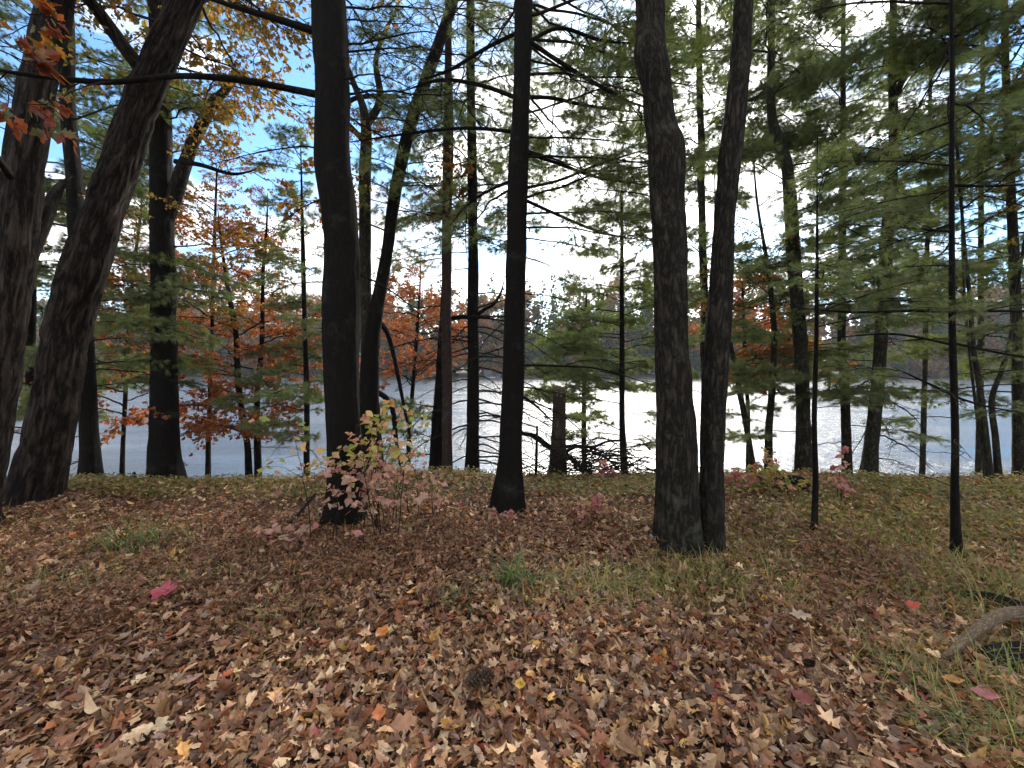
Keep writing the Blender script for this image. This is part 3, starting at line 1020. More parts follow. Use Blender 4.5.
t11 = tree('pine_tree', 'straight dark pine with many drooping dead lower branches, left of the central black trunk', 'tree',
           [([(472, 472, 14), (473, 430, 12.5), (473, 350, 11.5), (473, 256, 10.5), (472, 160, 9.5), (471, 80, 8.5), (470, 0, 8)], 6.8, 6.8, 12)], M_DARK, flare=0.25)
whorl(t11, 'dead', zpix(465, 6.8), zpix(310, 6.8), 40, 1.35, 1.3, (-0.2, 0.25), az=(0, 0.1, PI, -0.5, 2.4))
whorl(t11, 'dead', zpix(320, 6.8), zpix(150, 6.8), 8, 1.2, 1.2, (0, 0.3))
limb(t11, [(450, 319, 4.5, 6.9), (462, 317, 4, 6.85), (474, 317, 3.8, 6.8), (485, 309, 3.3, 6.75), (494, 304, 2.8, 6.7), (501, 292, 2.2, 6.65), (505, 276, 1.6, 6.6)], M_DARK, sprout='dead', n=3, L=(0.3, 0.6))
whorl(t11, 'pine_thin', zpix(260, 6.8), zpix(40, 6.8), 13, 1.5, 1.8, (-0.1, 0.25))
whorl(t11, 'pine_short', zpix(220, 6.8), zpix(20, 6.8), 8, 1.2, 1.4, (-0.1, 0.25), az=(0.4, 2.4, PI / 2))
whorl(t11, 'pine_high', 8, 11.8, 10, 2.4, 1.2)

t12 = tree('pine_tree', 'black pine trunk at the centre of the picture with long level branches on both sides', 'tree',
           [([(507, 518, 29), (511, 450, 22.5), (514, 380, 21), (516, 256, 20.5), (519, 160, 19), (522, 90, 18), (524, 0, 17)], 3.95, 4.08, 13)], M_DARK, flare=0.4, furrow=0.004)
for pts in ([(528, 42, 4, 4.3), (560, 28, 3.5, 4.5), (600, 40, 3, 4.7), (640, 44, 2.5, 4.9)],
            [(530, 42, 4, 4.25), (560, 62, 4, 4.3), (596, 84, 3.5, 4.35), (630, 102, 2.5, 4.4), (656, 110, 2, 4.5)],
            [(524, 97, 4, 4.3), (552, 98, 3.5, 4.6), (590, 106, 3, 4.9), (650, 114, 2.5, 5.2)],
            [(526, 153, 3.5, 4.3), (560, 164, 3.5, 4.35), (600, 178, 3, 4.4), (655, 186, 2, 4.6)],
            [(526, 188, 3.5, 4.3), (560, 180, 3, 4.2), (600, 164, 3, 4.1), (650, 148, 2, 4.0)],
            [(516, 132, 4, 4.3), (470, 128, 3.5, 4.4), (420, 132, 3, 4.5), (350, 142, 3, 4.6)],
            [(517, 98, 4, 4.3), (480, 85, 3.5, 4.4), (440, 80, 3, 4.5), (400, 92, 2, 4.7)],
            [(518, 32, 4, 4.3), (486, 48, 3.5, 4.4), (450, 70, 3, 4.5), (420, 80, 2.5, 4.6)],
            [(525, 200, 3.5, 4.3), (556, 214, 3, 4.4), (600, 232, 2.5, 4.6), (640, 240, 2, 4.9)],
            [(514, 180, 3.5, 4.3), (490, 190, 3, 4.4), (466, 206, 2.5, 4.6), (450, 226, 2, 4.9)],
            [(522, 365, 3, 4.3), (560, 366, 2.5, 4.6), (600, 369, 2.2, 4.9), (650, 384, 1.8, 5.2)],
            [(520, 395, 3, 4.3), (535, 405, 2.5, 4.3), (556, 425, 2, 4.4)]):
    pts = [(a, b, c_, d - 0.22) for a, b, c_, d in pts]
    limb(t12, pts, M_DARK, name='limb', sprout=(['dead', 'bare', 'pine_near'] if pts[-1][0] < 470 else ['pine_near', 'dead', 'pine_thin']) if pts[0][1] < 240 else 'dead', n=3, L=(0.5, 1.0))
whorl(t12, 'pine_thin', zpix(250, 4.25), zpix(-20, 4.25), 16, 1.5, 1.9, (-0.1, 0.25), az=(0.2, 0.7, 0.4, PI / 2))
whorl(t12, 'dead', zpix(420, 4.25), zpix(260, 4.25), 6, 0.7, 0.9, (-0.2, 0.2), az=(0.1, 0.8, PI - 0.3))
whorl(t12, 'pine_high', 6.5, 12.5, 18, 2.6, 1.4, (0, 0.4))

t14 = tree('pine_sapling', 'young pine with soft green boughs over water, between broken stump and double trunk', 'tree',
           [([(624, 468, 7), (622, 420, 6), (622, 340, 5), (622, 256, 3.8), (622, 200, 2.5)], 7.2, 7.2, 5.0, 0.006)], M_DARK, flare=0.2)
whorl(t14, 'pine_short', zpix(455, 7.2), zpix(400, 7.2), 4, 1.2, 1.2, (-0.1, 0.1), az=(0, 0.5, 2.6))
whorl(t14, 'pine', zpix(400, 7.2), zpix(310, 7.2), 13, 1.7, 1.3, (-0.05, 0.2), az=(0, 0.5, PI / 2, PI - 0.5, PI))
whorl(t14, 'pine_short', zpix(320, 7.2), zpix(190, 7.2), 16, 1.1, 0.6, (0.0, 0.3))
t = tree('pine_sapling', 'bushy low pine on the bank directly behind the broken-off grey stump', 'tree',
         [([(584, 470, 5), (584, 420, 5), (585, 370, 4), (586, 320, 3)], 9.5, 9.5, 3.4, 0.006)], M_DARK, flare=0.2)
whorl(t, 'pine', zpix(420, 9.5), zpix(340, 9.5), 10, 1.7, 1.2, (-0.05, 0.2))
whorl(t, 'pine_short', zpix(345, 9.5), zpix(300, 9.5), 5, 1.0, 0.6, (0.1, 0.4))

# --- the double trunk
t15 = tree('maple_tree', 'large double trunk of grey-brown bark standing right of centre', 'tree',
           [([(676, 549, 46), (677, 500, 40), (677, 430, 39), (673, 340, 34), (672, 256, 32.5), (669, 200, 33), (668, 152, 37), (662, 128, 29.5), (657, 85, 29), (650, 55, 31), (650, 35, 28), (648, 0, 27), (642, -60, 25)], 3.25, 3.45, 12),
            ([(709, 548, 26), (711, 490, 25), (712, 430, 25), (717, 340, 25), (723, 256, 23.5), (728, 190, 22.5), (733, 128, 22), (740, 64, 21.5), (745, 0, 20), (750, -60, 19)], 3.28, 3.45, 12)],
           M_MAPLE, flare=0.25, furrow=0.010, rough=0.09, burls=[(zpix(60, 3.45), 3.3, 0.035, 0.14), (zpix(148, 3.45), 0.2, 0.03, 0.12)])
whorl(t15, 'crown', 6.2, 11, 9, 3, 2, (0.2, 0.8))
whorl(t15, 'crown', 6.2, 11, 7, 3, 2, (0.2, 0.8), k=1)
whorl(t15, 'bare', zpix(30, 3.7), zpix(-60, 3.7), 3, 1.2, 1.2, (0.2, 0.5), az=(0.4, PI / 2))

whorl(t15, 'bare', zpix(230, 3.7), zpix(110, 3.7), 4, 0.9, 1.0, (0.0, 0.3), az=(PI - 0.3,))

# --- right group
t17 = tree('maple_tree', 'crooked trunk with a kink high up, first tall trunk right of the double trunk', 'tree',
           [([(803, 468, 17), (802, 400, 15), (799, 330, 15), (794, 256, 15), (791, 210, 14), (788, 172, 13), (781, 147, 12), (772, 118, 9), (771, 60, 8), (771, 0, 7)], 7.2, 7.3, 11)], M_OLIVE, flare=0.2, burls=[(zpix(150, 7.2), 2.8, 0.05, 0.1)])
whorl(t17, 'pine', zpix(400, 7.2), zpix(200, 7.2), 10, 1.6, 1.7, (-0.1, 0.2))
whorl(t17, 'pine', zpix(200, 7.2), zpix(-20, 7.2), 15, 1.8, 1.9, (-0.1, 0.3))
whorl(t17, 'pine_high', 8.3, 10.8, 8, 2.2, 1.4)
t18 = tree('pine_tree', 'slender trunk between the crooked one and the tall forked pine at right', 'tree',
           [([(847, 462, 11), (846, 420, 10.5), (845, 380, 9.5), (842, 340, 9), (842, 256, 8), (843, 170, 7), (843, 100, 6), (843, 20, 5)], 7.6, 7.6, 10)], M_OLIVE, flare=0.2)
whorl(t18, 'pine_thin', zpix(430, 7.6), zpix(280, 7.6), 7, 1.5, 1.6, (-0.1, 0.2))
whorl(t18, 'pine', zpix(280, 7.6), zpix(0, 7.6), 15, 1.7, 1.6, (-0.1, 0.3))
whorl(t18, 'pine_high', 8, 9.8, 6, 2, 1.2)
t19 = tree('pine_tree', 'tall mossy-looking pine with a side limb forking up right, left of the thin dark pole', 'tree',
           [([(869, 478, 19), (872, 440, 15.5), (878, 373, 14.5), (885, 256, 14), (890, 200, 13), (893, 130, 11), (892, 84, 9), (893, 0, 8)], 6.7, 6.8, 12)], M_OLIVE, flare=0.25)
limb(t19, [(893, 100, 7, 6.8), (903, 80, 5.5, 6.8), (912, 68, 4.5, 6.8), (926, 40, 3, 6.9)], M_OLIVE, sprout='pine_short', n=3)
whorl(t19, 'dead', zpix(470, 6.7), zpix(360, 6.7), 8, 1.2, 1.3, (-0.3, 0.1), az=(0, 0.4, PI))
whorl(t19, 'pine_thin', zpix(430, 6.7), zpix(300, 6.7), 6, 1.5, 1.6, (-0.1, 0.2))
whorl(t19, 'pine', zpix(300, 6.7), zpix(-20, 6.7), 15, 1.8, 1.9, (-0.1, 0.3))
whorl(t19, 'pine_high', 8, 11.5, 10, 2.4, 1.4)
t20 = tree('pine_sapling', 'thin dark pole with long level branches, nearest small pine on the right', 'tree',
           [([(957.5, 559, 9.5), (955, 500, 9), (955.5, 430, 8.5), (952.5, 340, 8), (952, 256, 7), (952, 150, 6), (952, 60, 5), (951, 0, 4.5)], 3.1, 3.1, 6.2, 0.008)], M_DARK, flare=0.7)
whorl(t20, 'dead_long', zpix(500, 3.1), zpix(330, 3.1), 7, 0.5, 0.8, (-0.1, 0.2))
for pts in ([(954, 311, 3, 3.1), (900, 311, 2.6, 3.15), (850, 312, 2.4, 3.2), (800, 308, 2, 3.25)],
            [(954, 312, 3, 3.1), (990, 311, 2.6, 3.1), (1040, 312, 2.4, 3.1), (1090, 318, 2, 3.1)],
            [(953, 345, 2.6, 3.1), (910, 336, 2.2, 3.2), (880, 334, 2, 3.3), (830, 338, 1.6, 3.4)],
            [(953, 343, 2.6, 3.1), (985, 350, 2.4, 3.05), (1030, 358, 2, 3.0), (1070, 362, 1.6, 2.95)],
            [(953, 395, 2.6, 3.1), (925, 382, 2.2, 3.15), (895, 368, 1.8, 3.2)],
            [(953, 396, 2.4, 3.1), (985, 406, 2, 3.15), (1025, 413, 1.6, 3.2)],
            [(952, 232, 2.6, 3.1), (905, 228, 2.2, 3.15), (850, 225, 2, 3.2)],
            [(952, 185, 2.6, 3.1), (990, 186, 2.2, 3.05), (1040, 184, 2, 3.0)]):
    limb(t20, pts, M_DARK, sprout=['pine_near', 'dead_long', 'dead_long'], n=3, L=(0.4, 0.8), pitch=(-0.2, 0.2))
whorl(t20, 'pine_near', zpix(270, 3.1), zpix(0, 3.1), 9, 1.0, 1.0, (-0.15, 0.15), az=(0, PI, 0.6, 2.6, PI / 2))
whorl(t20, 'pine_near', 4.4, 6.0, 6, 1.0, 0.4, (0, 0.4))
t21 = tree('pine_sapling', 'thin dark sapling stem rooted in front of the crooked trunk, right of the double trunk', 'tree',
           [([(814, 537, 6.5), (816, 480, 6), (814.5, 420, 5.5), (816.5, 330, 4.8), (817, 240, 3.2), (817, 190, 1.3)], 3.55, 3.55, 3.5, 0.004)], M_DARK, flare=0.7)
whorl(t21, 'dead_long', zpix(460, 3.5), zpix(330, 3.5), 6, 0.7, 0.8, (-0.1, 0.15), az=LEFTRIGHT)
whorl(t21, 'pine_near', zpix(330, 3.5), zpix(190, 3.5), 11, 0.8, 0.45, (-0.05, 0.3))
t22 = tree('maple_tree', 'cluster of three slim grey stems near the right edge', 'tree',
           [([(991, 492, 10), (986, 440, 8), (980, 390, 7), (974, 350, 6), (970, 300, 5), (965, 250, 4)], 5.6, 5.8, 7, 0.01),
            ([(1000, 492, 9), (996, 440, 8), (992, 400, 7), (1002, 370, 6), (1010, 340, 5), (1016, 300, 4)], 5.7, 5.8, 7, 0.01),
            ([(986, 490, 6), (984, 455, 5), (978, 420, 4.5), (974, 390, 3.5)], 5.65, 5.7, 4, 0.008)], M_OLIVE, flare=0.25)
whorl(t22, 'pine_thin', zpix(380, 5.6), zpix(300, 5.6), 5, 1.2, 1.2, (-0.1, 0.2))
whorl(t22, 'olive', zpix(300, 5.6), 6.5, 10, 1.3, 1.0, (0, 0.5))
whorl(t22, 'bare', zpix(300, 5.6), 6.2, 6, 1.2, 1.0, (0.1, 0.6), k=1)
t = tree('pine_tree', 'green-boughed pine trunk cut by the right edge of the picture', 'tree',
         [([(1019, 490, 15), (1018, 430, 14), (1017, 350, 13), (1014, 256, 12), (1010, 170, 10), (1006, 80, 9), (1004, 0, 8)], 6.0, 6.2, 11)], M_OLIVE, flare=0.25)
whorl(t, 'pine', zpix(400, 6), zpix(200, 6), 10, 1.6, 1.7, (-0.1, 0.2))
whorl(t, 'pine', zpix(200, 6), zpix(-10, 6), 16, 1.8, 1.9, (-0.1, 0.3))
whorl(t, 'pine_high', 7.5, 10.5, 8, 2.2, 1.4)
t = tree('birch_sapling', 'slim olive stem leaning left, just right of the double trunk by the water', 'tree',
         [([(752, 464, 7), (747, 430, 6), (740, 395, 6), (733, 360, 5), (727, 320, 4), (722, 280, 3)], 7.8, 8.0, 5.5, 0.008)], M_OLIVE, flare=0.2)
whorl(t, 'olive', zpix(400, 7.8), zpix(240, 7.8), 12, 1.0, 0.8, (0, 0.5))
t = tree('birch_sapling', 'slim olive stem beside the crooked trunk, with green boughs over the water', 'tree',
         [([(768, 466, 9), (769, 430, 8), (772, 390, 7), (774, 330, 6), (768, 270, 4.5), (760, 220, 3)], 7.6, 7.7, 6, 0.008)], M_OLIVE, flare=0.2)
whorl(t, 'pine_short', zpix(440, 7.6), zpix(360, 7.6), 6, 1.2, 1.1, (-0.1, 0.2))
whorl(t, 'olive', zpix(320, 7.6), zpix(200, 7.6), 8, 1.1, 0.8, (0, 0.5))
t = tree('red_maple', 'orange-red maple across the bank, seen between the double trunk and the crooked trunk', 'tree',
         [([(748, 470, 5), (748, 420, 4.5), (746, 370, 4), (744, 330, 3)], 9.0, 9.0, 3.7, 0.006)], M_DARK, flare=0.2)
whorl(t, 'scarlet', zpix(395, 9.0), zpix(290, 9.0), 24, 1.6, 1.1, (-0.05, 0.35))
t = tree('red_maple', 'orange-red maple on the bank behind the slim reddish trunk, left of centre', 'tree',
         [([(408, 470, 5), (410, 420, 4.5), (414, 370, 4), (418, 320, 3)], 10.0, 10.0, 4.3, 0.006)], M_DARK, flare=0.2)
whorl(t, 'scarlet', zpix(390, 10), zpix(305, 10), 16, 1.8, 1.2, (-0.05, 0.35))
whorl(t, 'red', zpix(330, 10), zpix(270, 10), 8, 1.3, 0.9, (0.0, 0.35))
# further pines on the bank that fill in behind the right-hand group
t = tree('pine_tree', 'faint slim pine trunk behind the long-branched pole, left of the three-stemmed cluster', 'tree',
         [([(978, 478, 8), (980, 400, 8), (981, 300, 7), (981, 200, 6), (982, 100, 5)], 8.6, 8.6, 11)], M_OLIVE, flare=0.2)
whorl(t, 'pine', zpix(340, 8.6), zpix(40, 8.6), 14, 1.9, 1.8, (-0.1, 0.25))
t = tree('pine_tree', 'slim pine behind, between the tall forked pine and the long-branched pole', 'tree',
         [([(922, 476, 7), (924, 400, 6), (926, 300, 5.5), (928, 200, 5), (930, 100, 4)], 9.0, 9.0, 10)], M_OLIVE, flare=0.2)
whorl(t, 'pine', zpix(310, 9), zpix(40, 9), 12, 1.9, 1.6, (-0.1, 0.25))
t = tree('pine_tree', 'green pine behind the double trunk, its boughs showing high between the trunks', 'tree',
         [([(706, 470, 10), (706, 400, 9), (704, 300, 8.5), (702, 200, 8), (700, 100, 7)], 9.0, 9.0, 12)], M_OLIVE, flare=0.2)
whorl(t, 'pine', zpix(400, 9), zpix(250, 9), 10, 1.8, 1.8, (-0.1, 0.25))
whorl(t, 'pine', zpix(210, 9), zpix(-40, 9), 20, 1.9, 2.1, (-0.1, 0.25))
t = tree('pine_tree', 'tall pine on the bank whose boughs fill the gap left of the first leaning oak', 'tree',
         [([(28, 480, 12), (30, 400, 11), (32, 300, 10), (34, 200, 9), (36, 100, 8)], 7.6, 7.6, 12)], M_DARK, flare=0.2)
whorl(t, 'pine', zpix(440, 7.6), zpix(60, 7.6), 30, 2.0, 2.0, (-0.12, 0.2))

# --- stump, stake, fallen wood
rows = [[*P(558, 480, 6.5), 0.155], [*P(558, 460, 6.5), 0.125], [*P(558, 430, 6.5), 0.107], [*P(559, 393, 6.5), 0.098]]
g = G(558, 478)
rows[0][2] = float(gz(rows[0][0], rows[0][1])) - 0.1
st = thing('tree_stump', (rows[0][0], rows[0][1], rows[0][2] + 0.1), 'tall broken-off grey stump standing beside a heap of fallen branches', 'stump')
me, sp = trunk_mesh(rows, bark_mat('stump_bark', (0.03, 0.022, 0.017), (0.15, 0.11, 0.08), scale=1.2, stretch=0.12), st.location, flare=0.25, rough=0.12, sides=20, broken=True)
link('trunk', me, st)
mb = MB()
for k in range(9):                                        # splintered rim
    a = k * 0.7
    b = sp[-1, :3] + np.array([math.cos(a), math.sin(a), 0]) * 0.075
    h = random.uniform(0.03, 0.14)
    tubes(mb, np.array([[b - [0, 0, 0.05], b + [0, 0, h * 0.5], b + [0, 0, h]]]), np.array([[0.03, 0.02, 0.003]]), 5)
link('splintered_top', mb.mesh('splintered_top', M_DEAD, st.location), st)


def stick(name, label, cat, pix, mat, group=None, rough=0.15, sides=10, cap=True, parts=()):
    rows = [[*P(px, py, Y), 0.5 * w / F * Y] for px, py, w, Y in pix]
    t = thing(name, rows[0][:3], label, cat, group)
    me, sp = trunk_mesh(rows, mat, t.location, flare=0, rough=rough, sides=sides, step=0.03, broken=cap)
    me.name = 'wood'
    link('stem', me, t)
    for pp in parts:
        rows = [[*P(px, py, Y), 0.5 * w / F * Y] for px, py, w, Y in pp]
        me, sp2 = trunk_mesh(rows, mat, t.location, flare=0, rough=rough, sides=8, step=0.03)
        link('branch', me, t)
    return t, sp


stick('stake', 'thin bare upright stick between the central trunk and the stump', 'stick', [(536, 480, 3.2, 6.0), (536.5, 455, 2.8, 6.0), (537, 426, 2.2, 6.0)], M_DARK)
stick('fallen_limb', 'fallen limb arching down behind the central trunk to the stump', 'branch',
      [(518, 433, 4, 7.0), (535, 436, 5.5, 7.0), (548, 446, 6, 6.9), (562, 451, 5.5, 6.9), (576, 463, 5, 6.9), (594, 478, 4, 6.9)], M_DARK,
      parts=[[(560, 455, 4, 6.9), (580, 446, 3, 7.0), (604, 452, 2, 7.1)]])
stick('fallen_limb', 'curved bare branch bowing right from the stump to the ground', 'branch',
      [(562, 448, 3.4, 6.8), (576, 446, 3.4, 6.8), (590, 451, 3, 6.8), (602, 455, 2.8, 6.7), (614, 465, 2.2, 6.6), (628, 480, 1.6, 6.6)], M_DARK,
      parts=[[(590, 449, 3, 6.8), (606, 442, 2.2, 6.9), (622, 440, 1.6, 7.0)]])
bp = P(588, 472, 6.2)
br = thing('brush_pile', (bp[0], bp[1], float(gz(bp[0], bp[1]))), 'low heap of dead sticks at the foot of the stump', 'brush pile')
mb = MB()
for k in range(210):
    c = bp + np.array([random.gauss(0.16, 0.42), random.gauss(0, 0.2), 0])
    c[2] = float(gz(c[0], c[1])) + 0.10 + abs(random.gauss(0.17, 0.15))
    a = random.uniform(0, PI)
    L = random.uniform(0.3, 0.9)
    d = np.array([math.cos(a), math.sin(a) * 0.5, random.uniform(-0.25, 0.35)]) * L * 0.5
    m_ = c + np.array([0, 0, random.uniform(-0.03, 0.12)])
    r = random.uniform(0.004, 0.013)
    tubes(mb, np.array([[c - d, m_, c + d]]), np.array([[r, r * 0.8, r * 0.4]]), 5)
link('sticks', mb.mesh('sticks', M_TWIG, br.location, True), br)['kind'] = 'stuff'


# ------------------------------------------------------------------ far shore
def crown_pts(kind, n, h, r):
    if kind == 'conifer':
        z = 1 - np.sqrt(rng.uniform(0, 1, n)) * 0.96
        rad = r * (1 - z) ** 0.75 * (0.8 + 0.2 * np.sin(z * 34)) * np.sqrt(rng.uniform(0.25, 1, n))
        th = rng.uniform(0, 2 * PI, n)
        return np.c_[rad * np.cos(th), rad * np.sin(th), z * h]
    cl = np.c_[rng.normal(0, r * 0.45, (14, 2)), rng.uniform(0.14, 0.86, 14) * h]
    k = rng.integers(0, 14, n)
    return cl[k] + nrm(rng.normal(size=(n, 3))) * rng.uniform(0.3, 1, (n, 1)) ** 0.5 * r * 0.38


def far_tree(mb, base, kind, h, r, pal, wts, n=420, size=0.55):
    p = crown_pts(kind, n, h, r) + base
    a = nrm(rng.normal(size=(n, 3)) * np.array([1, 1, 0.5]))
    nn = nrm(rng.normal(size=(n, 3)) + np.array([0, 0, 0.6]))
    sz = size * rng.uniform(0.6, 1.3, n)
    leafs(mb, p, a, nn, sz, sz * 0.75, 3, 0.4, 2, 0.3, 0.2, pick(pal, wts, n, 0.3))


CON = [(0.065, 0.105, 0.05), (0.09, 0.125, 0.06), (0.05, 0.085, 0.05)]
DEC = [(0.24, 0.13, 0.055), (0.28, 0.19, 0.08), (0.16, 0.15, 0.065), (0.19, 0.14, 0.10)]
mb = MB()
for row in range(4):
    for x in np.arange(-210, 231, 4.0 + row * 0.6):
        xx = x + rng.normal(0, 1.5)
        sh = 138 + 5 * math.sin(xx * 0.03) + 3 * math.sin(xx * 0.071 + 1)
        y = sh + 7 + row * 8 + rng.normal(0, 1.5)
        con = rng.uniform() < (0.65 if -10 < xx < 60 else 0.4)
        h = (rng.uniform(9.5, 15) + row * 2.2 if row else rng.uniform(4, 12)) * (2.0 + 0.45 / (1 + math.exp(-(xx - 5) / 12)))
        far_tree(mb, np.array([xx, y, float(gz(xx, y)) - 0.4]), 'conifer' if con else 'round', h, rng.uniform(3.2, 4.6) if con else rng.uniform(3.6, 5.2), CON if con else DEC + [(0.32, 0.12, 0.05)], [3, 2, 2] if con else [3, 3, 2, 2, 1.0], 600, 1.3)
tag(link('far_forest', mb.mesh('far_forest', leaf_mat('far_foliage', 0.5, 0.0, 0.0))), kind='stuff')

M_FAR = leaf_mat('far_tree_foliage', 0.5, 0.1, 0.0)
for name, px, Y, h, r, kind, pal, label in [
        ('pine_tree', 553, 150, 31, 6.4, 'conifer', CON, 'pointed dark pine on the far shore just right of the central trunk'),
        ('pine_tree', 586, 146, 30, 6, 'conifer', CON, 'pointed pine on the far shore at the left of the bright gap above the stump'),
        ('pine_tree', 606, 142, 31, 7.4, 'conifer', CON, 'tall far-shore pine at the right side of the bright gap above the stump'),
        ('pine_tree', 640, 150, 33, 7.0, 'conifer', CON, 'tall far-shore pine showing just left of the double trunk'),
        ('maple_tree', 573, 146, 24, 5.4, 'round', [(0.34, 0.11, 0.03), (0.3, 0.16, 0.05)], 'small orange maple on the far shore in the dip of the treeline above the stump'),
        ('maple_tree', 470, 146, 23, 5.6, 'round', [(0.32, 0.09, 0.03), (0.3, 0.14, 0.04)], 'rust-coloured far-shore tree showing left of the trunk full of dead twigs'),
        ('maple_tree', 935, 146, 26, 6.5, 'round', DEC, 'brownish rounded tree on the far shore just left of the long-branched pole'),
        ('oak_tree', 985, 148, 31, 8, 'round', [(0.22, 0.11, 0.04), (0.17, 0.1, 0.05)], 'broad russet far-shore tree right of the long-branched pole'),
        ('maple_tree', 205, 146, 24, 6.5, 'round', [(0.34, 0.2, 0.05), (0.3, 0.13, 0.04)], 'golden rounded tree on the far shore right of the forked dark trunk'),
        ('maple_tree', 285, 147, 25, 6.5, 'round', [(0.3, 0.15, 0.045), (0.26, 0.18, 0.06)], 'golden-brown far-shore tree left of the thin straight pine pole')]:
    d = ray(px, 384)
    x = d[0] / d[1] * Y
    z = float(gz(x, Y))
    t = thing(name, (x, Y, z), label, 'tree')
    mb = MB()
    far_tree(mb, np.array([x, Y, z]), kind, h, r, pal, [1] * len(pal), 900, 0.75)
    link('crown', mb.mesh('crown', M_FAR, t.location), t)
    mb = MB()
    tubes(mb, np.array([[[x, Y, z - 0.3], [x + 0.1, Y, z + h * 0.45], [x, Y, z + h * 0.9]]]), np.array([[0.25, 0.17, 0.04]]), 7)
    link('trunk', mb.mesh('trunk', M_DARK, t.location, True), t)


def box(mb, x0, x1, y0, y1, z0, z1):
    v = [(x, y, z) for z in (z0, z1) for y in (y0, y1) for x in (x0, x1)]
    mb.add(v, [(0, 2, 3, 1), (4, 5, 7, 6), (0, 1, 5, 4), (2, 6, 7, 3), (0, 4, 6, 2), (1, 3, 7, 5)])


hx, hy = ray(492, 384)[0] * 136, 140.0
hz = float(gz(hx, hy)) - 0.2
sh = thing('boathouse', (hx, hy, hz), 'small blue-grey boathouse on the far shore, glimpsed between two dark trunks', 'boathouse')
mb = MB()
box(mb, hx - 2.6, hx + 2.6, hy, hy + 4, hz, hz + 2.9)
link('wall', mb.mesh('wall', plain_mat('blue_grey_boards', (0.13, 0.17, 0.24)), sh.location), sh)
mb = MB()
mb.add([(hx - 3, hy - 0.4, hz + 2.85), (hx + 3, hy - 0.4, hz + 2.85), (hx + 3, hy + 4.4, hz + 2.85), (hx - 3, hy + 4.4, hz + 2.85), (hx - 3, hy + 2, hz + 4.5), (hx + 3, hy + 2, hz + 4.5)],
       [(0, 1, 5, 4), (3, 4, 5, 2), (0, 3, 2, 1)], [(0, 4, 3), (1, 2, 5)])
link('roof', mb.mesh('roof', plain_mat('grey_shingles', (0.12, 0.12, 0.13)), sh.location), sh)
mb = MB()
box(mb, hx - 0.9, hx + 0.9, hy - 0.06, hy - 0.005, hz + 0.1, hz + 2.2)
link('door', mb.mesh('door', plain_mat('white_boards', (0.5, 0.5, 0.5)), sh.location), sh)

# ------------------------------------------------------------------ forest floor
LIT = [(0.20, 0.115, 0.062), (0.37, 0.25, 0.16), (0.085, 0.042, 0.025), (0.17, 0.075, 0.038), (0.38, 0.23, 0.075), (0.24, 0.165, 0.135), (0.32, 0.10, 0.035), (0.50, 0.37, 0.26), (0.18, 0.035, 0.03)]
LITW = [5, 3.0, 4.5, 4.2, 0.5, 1.2, 0.3, 0.9, 0.2]
mb = MB()


def litter(n, y0, y1, S, smin, smax, lift, pal=LIT, wts=LITW):
    y = np.sqrt(rng.uniform(y0 ** 2, y1 ** 2, n))
    x = rng.uniform(-1.0, 1.0, n) * (1.36 * y + 1.3)
    z = gz(x, y) + rng.uniform(0.002, lift, n)
    th = rng.uniform(0, 2 * PI, n)
    tilt = rng.normal(0, 0.42, (n, 2))
    a = np.c_[np.cos(th), np.sin(th), tilt[:, 0]]
    nn = np.c_[rng.normal(0, 0.42, (n, 2)), np.ones(n)]
    nn *= np.where(rng.uniform(size=n) < 0.4, -1, 1)[:, None]
    L = rng.uniform(smin, smax, n) * rng.uniform(0.75, 1.1, n)
    oak = rng.uniform(size=n) < 0.6
    W = L * np.where(oak, rng.uniform(0.42, 0.66, n), rng.uniform(0.32, 0.55, n))
    lobe = np.where(oak, rng.uniform(0.35, 0.6, n), 0.06)
    fold = rng.normal(0.15, 0.6, n)
    curl = rng.normal(0.0, 0.85, n)
    pos = np.c_[x, y, z] - nrm(a) * (L * 0.5)[:, None] + np.c_[0 * x, 0 * x, 0.012 * np.ones(n)]
    patch = vnoise(np.c_[x * 0.9, y * 0.9, 0 * x], 21)
    c = 1.6 * np.array([1.05, 0.985, 0.85]) * pick(pal, wts, n, 0.3) * (1 + 0.25 * patch[:, None])
    leafs(mb, pos, a, nn, L, W, S, lobe, np.where(oak, rng.uniform(2.6, 3.6, n), 1.0), fold, curl, c)


litter(23000, 1.0, 2.6, 12, 0.036, 0.094, 0.045)
litter(30000, 2.6, 4.2, 9, 0.034, 0.084, 0.05)
litter(24000, 4.2, 7.2, 6, 0.04, 0.09, 0.05)
litter(16000, 1.0, 3.5, 5, 0.02, 0.05, 0.04)
litter(650, 1.0, 4.0, 12, 0.08, 0.12, 0.055, [(0.26, 0.17, 0.11), (0.34, 0.25, 0.18), (0.25, 0.14, 0.08), (0.19, 0.09, 0.05)], [3, 1.5, 3, 3])
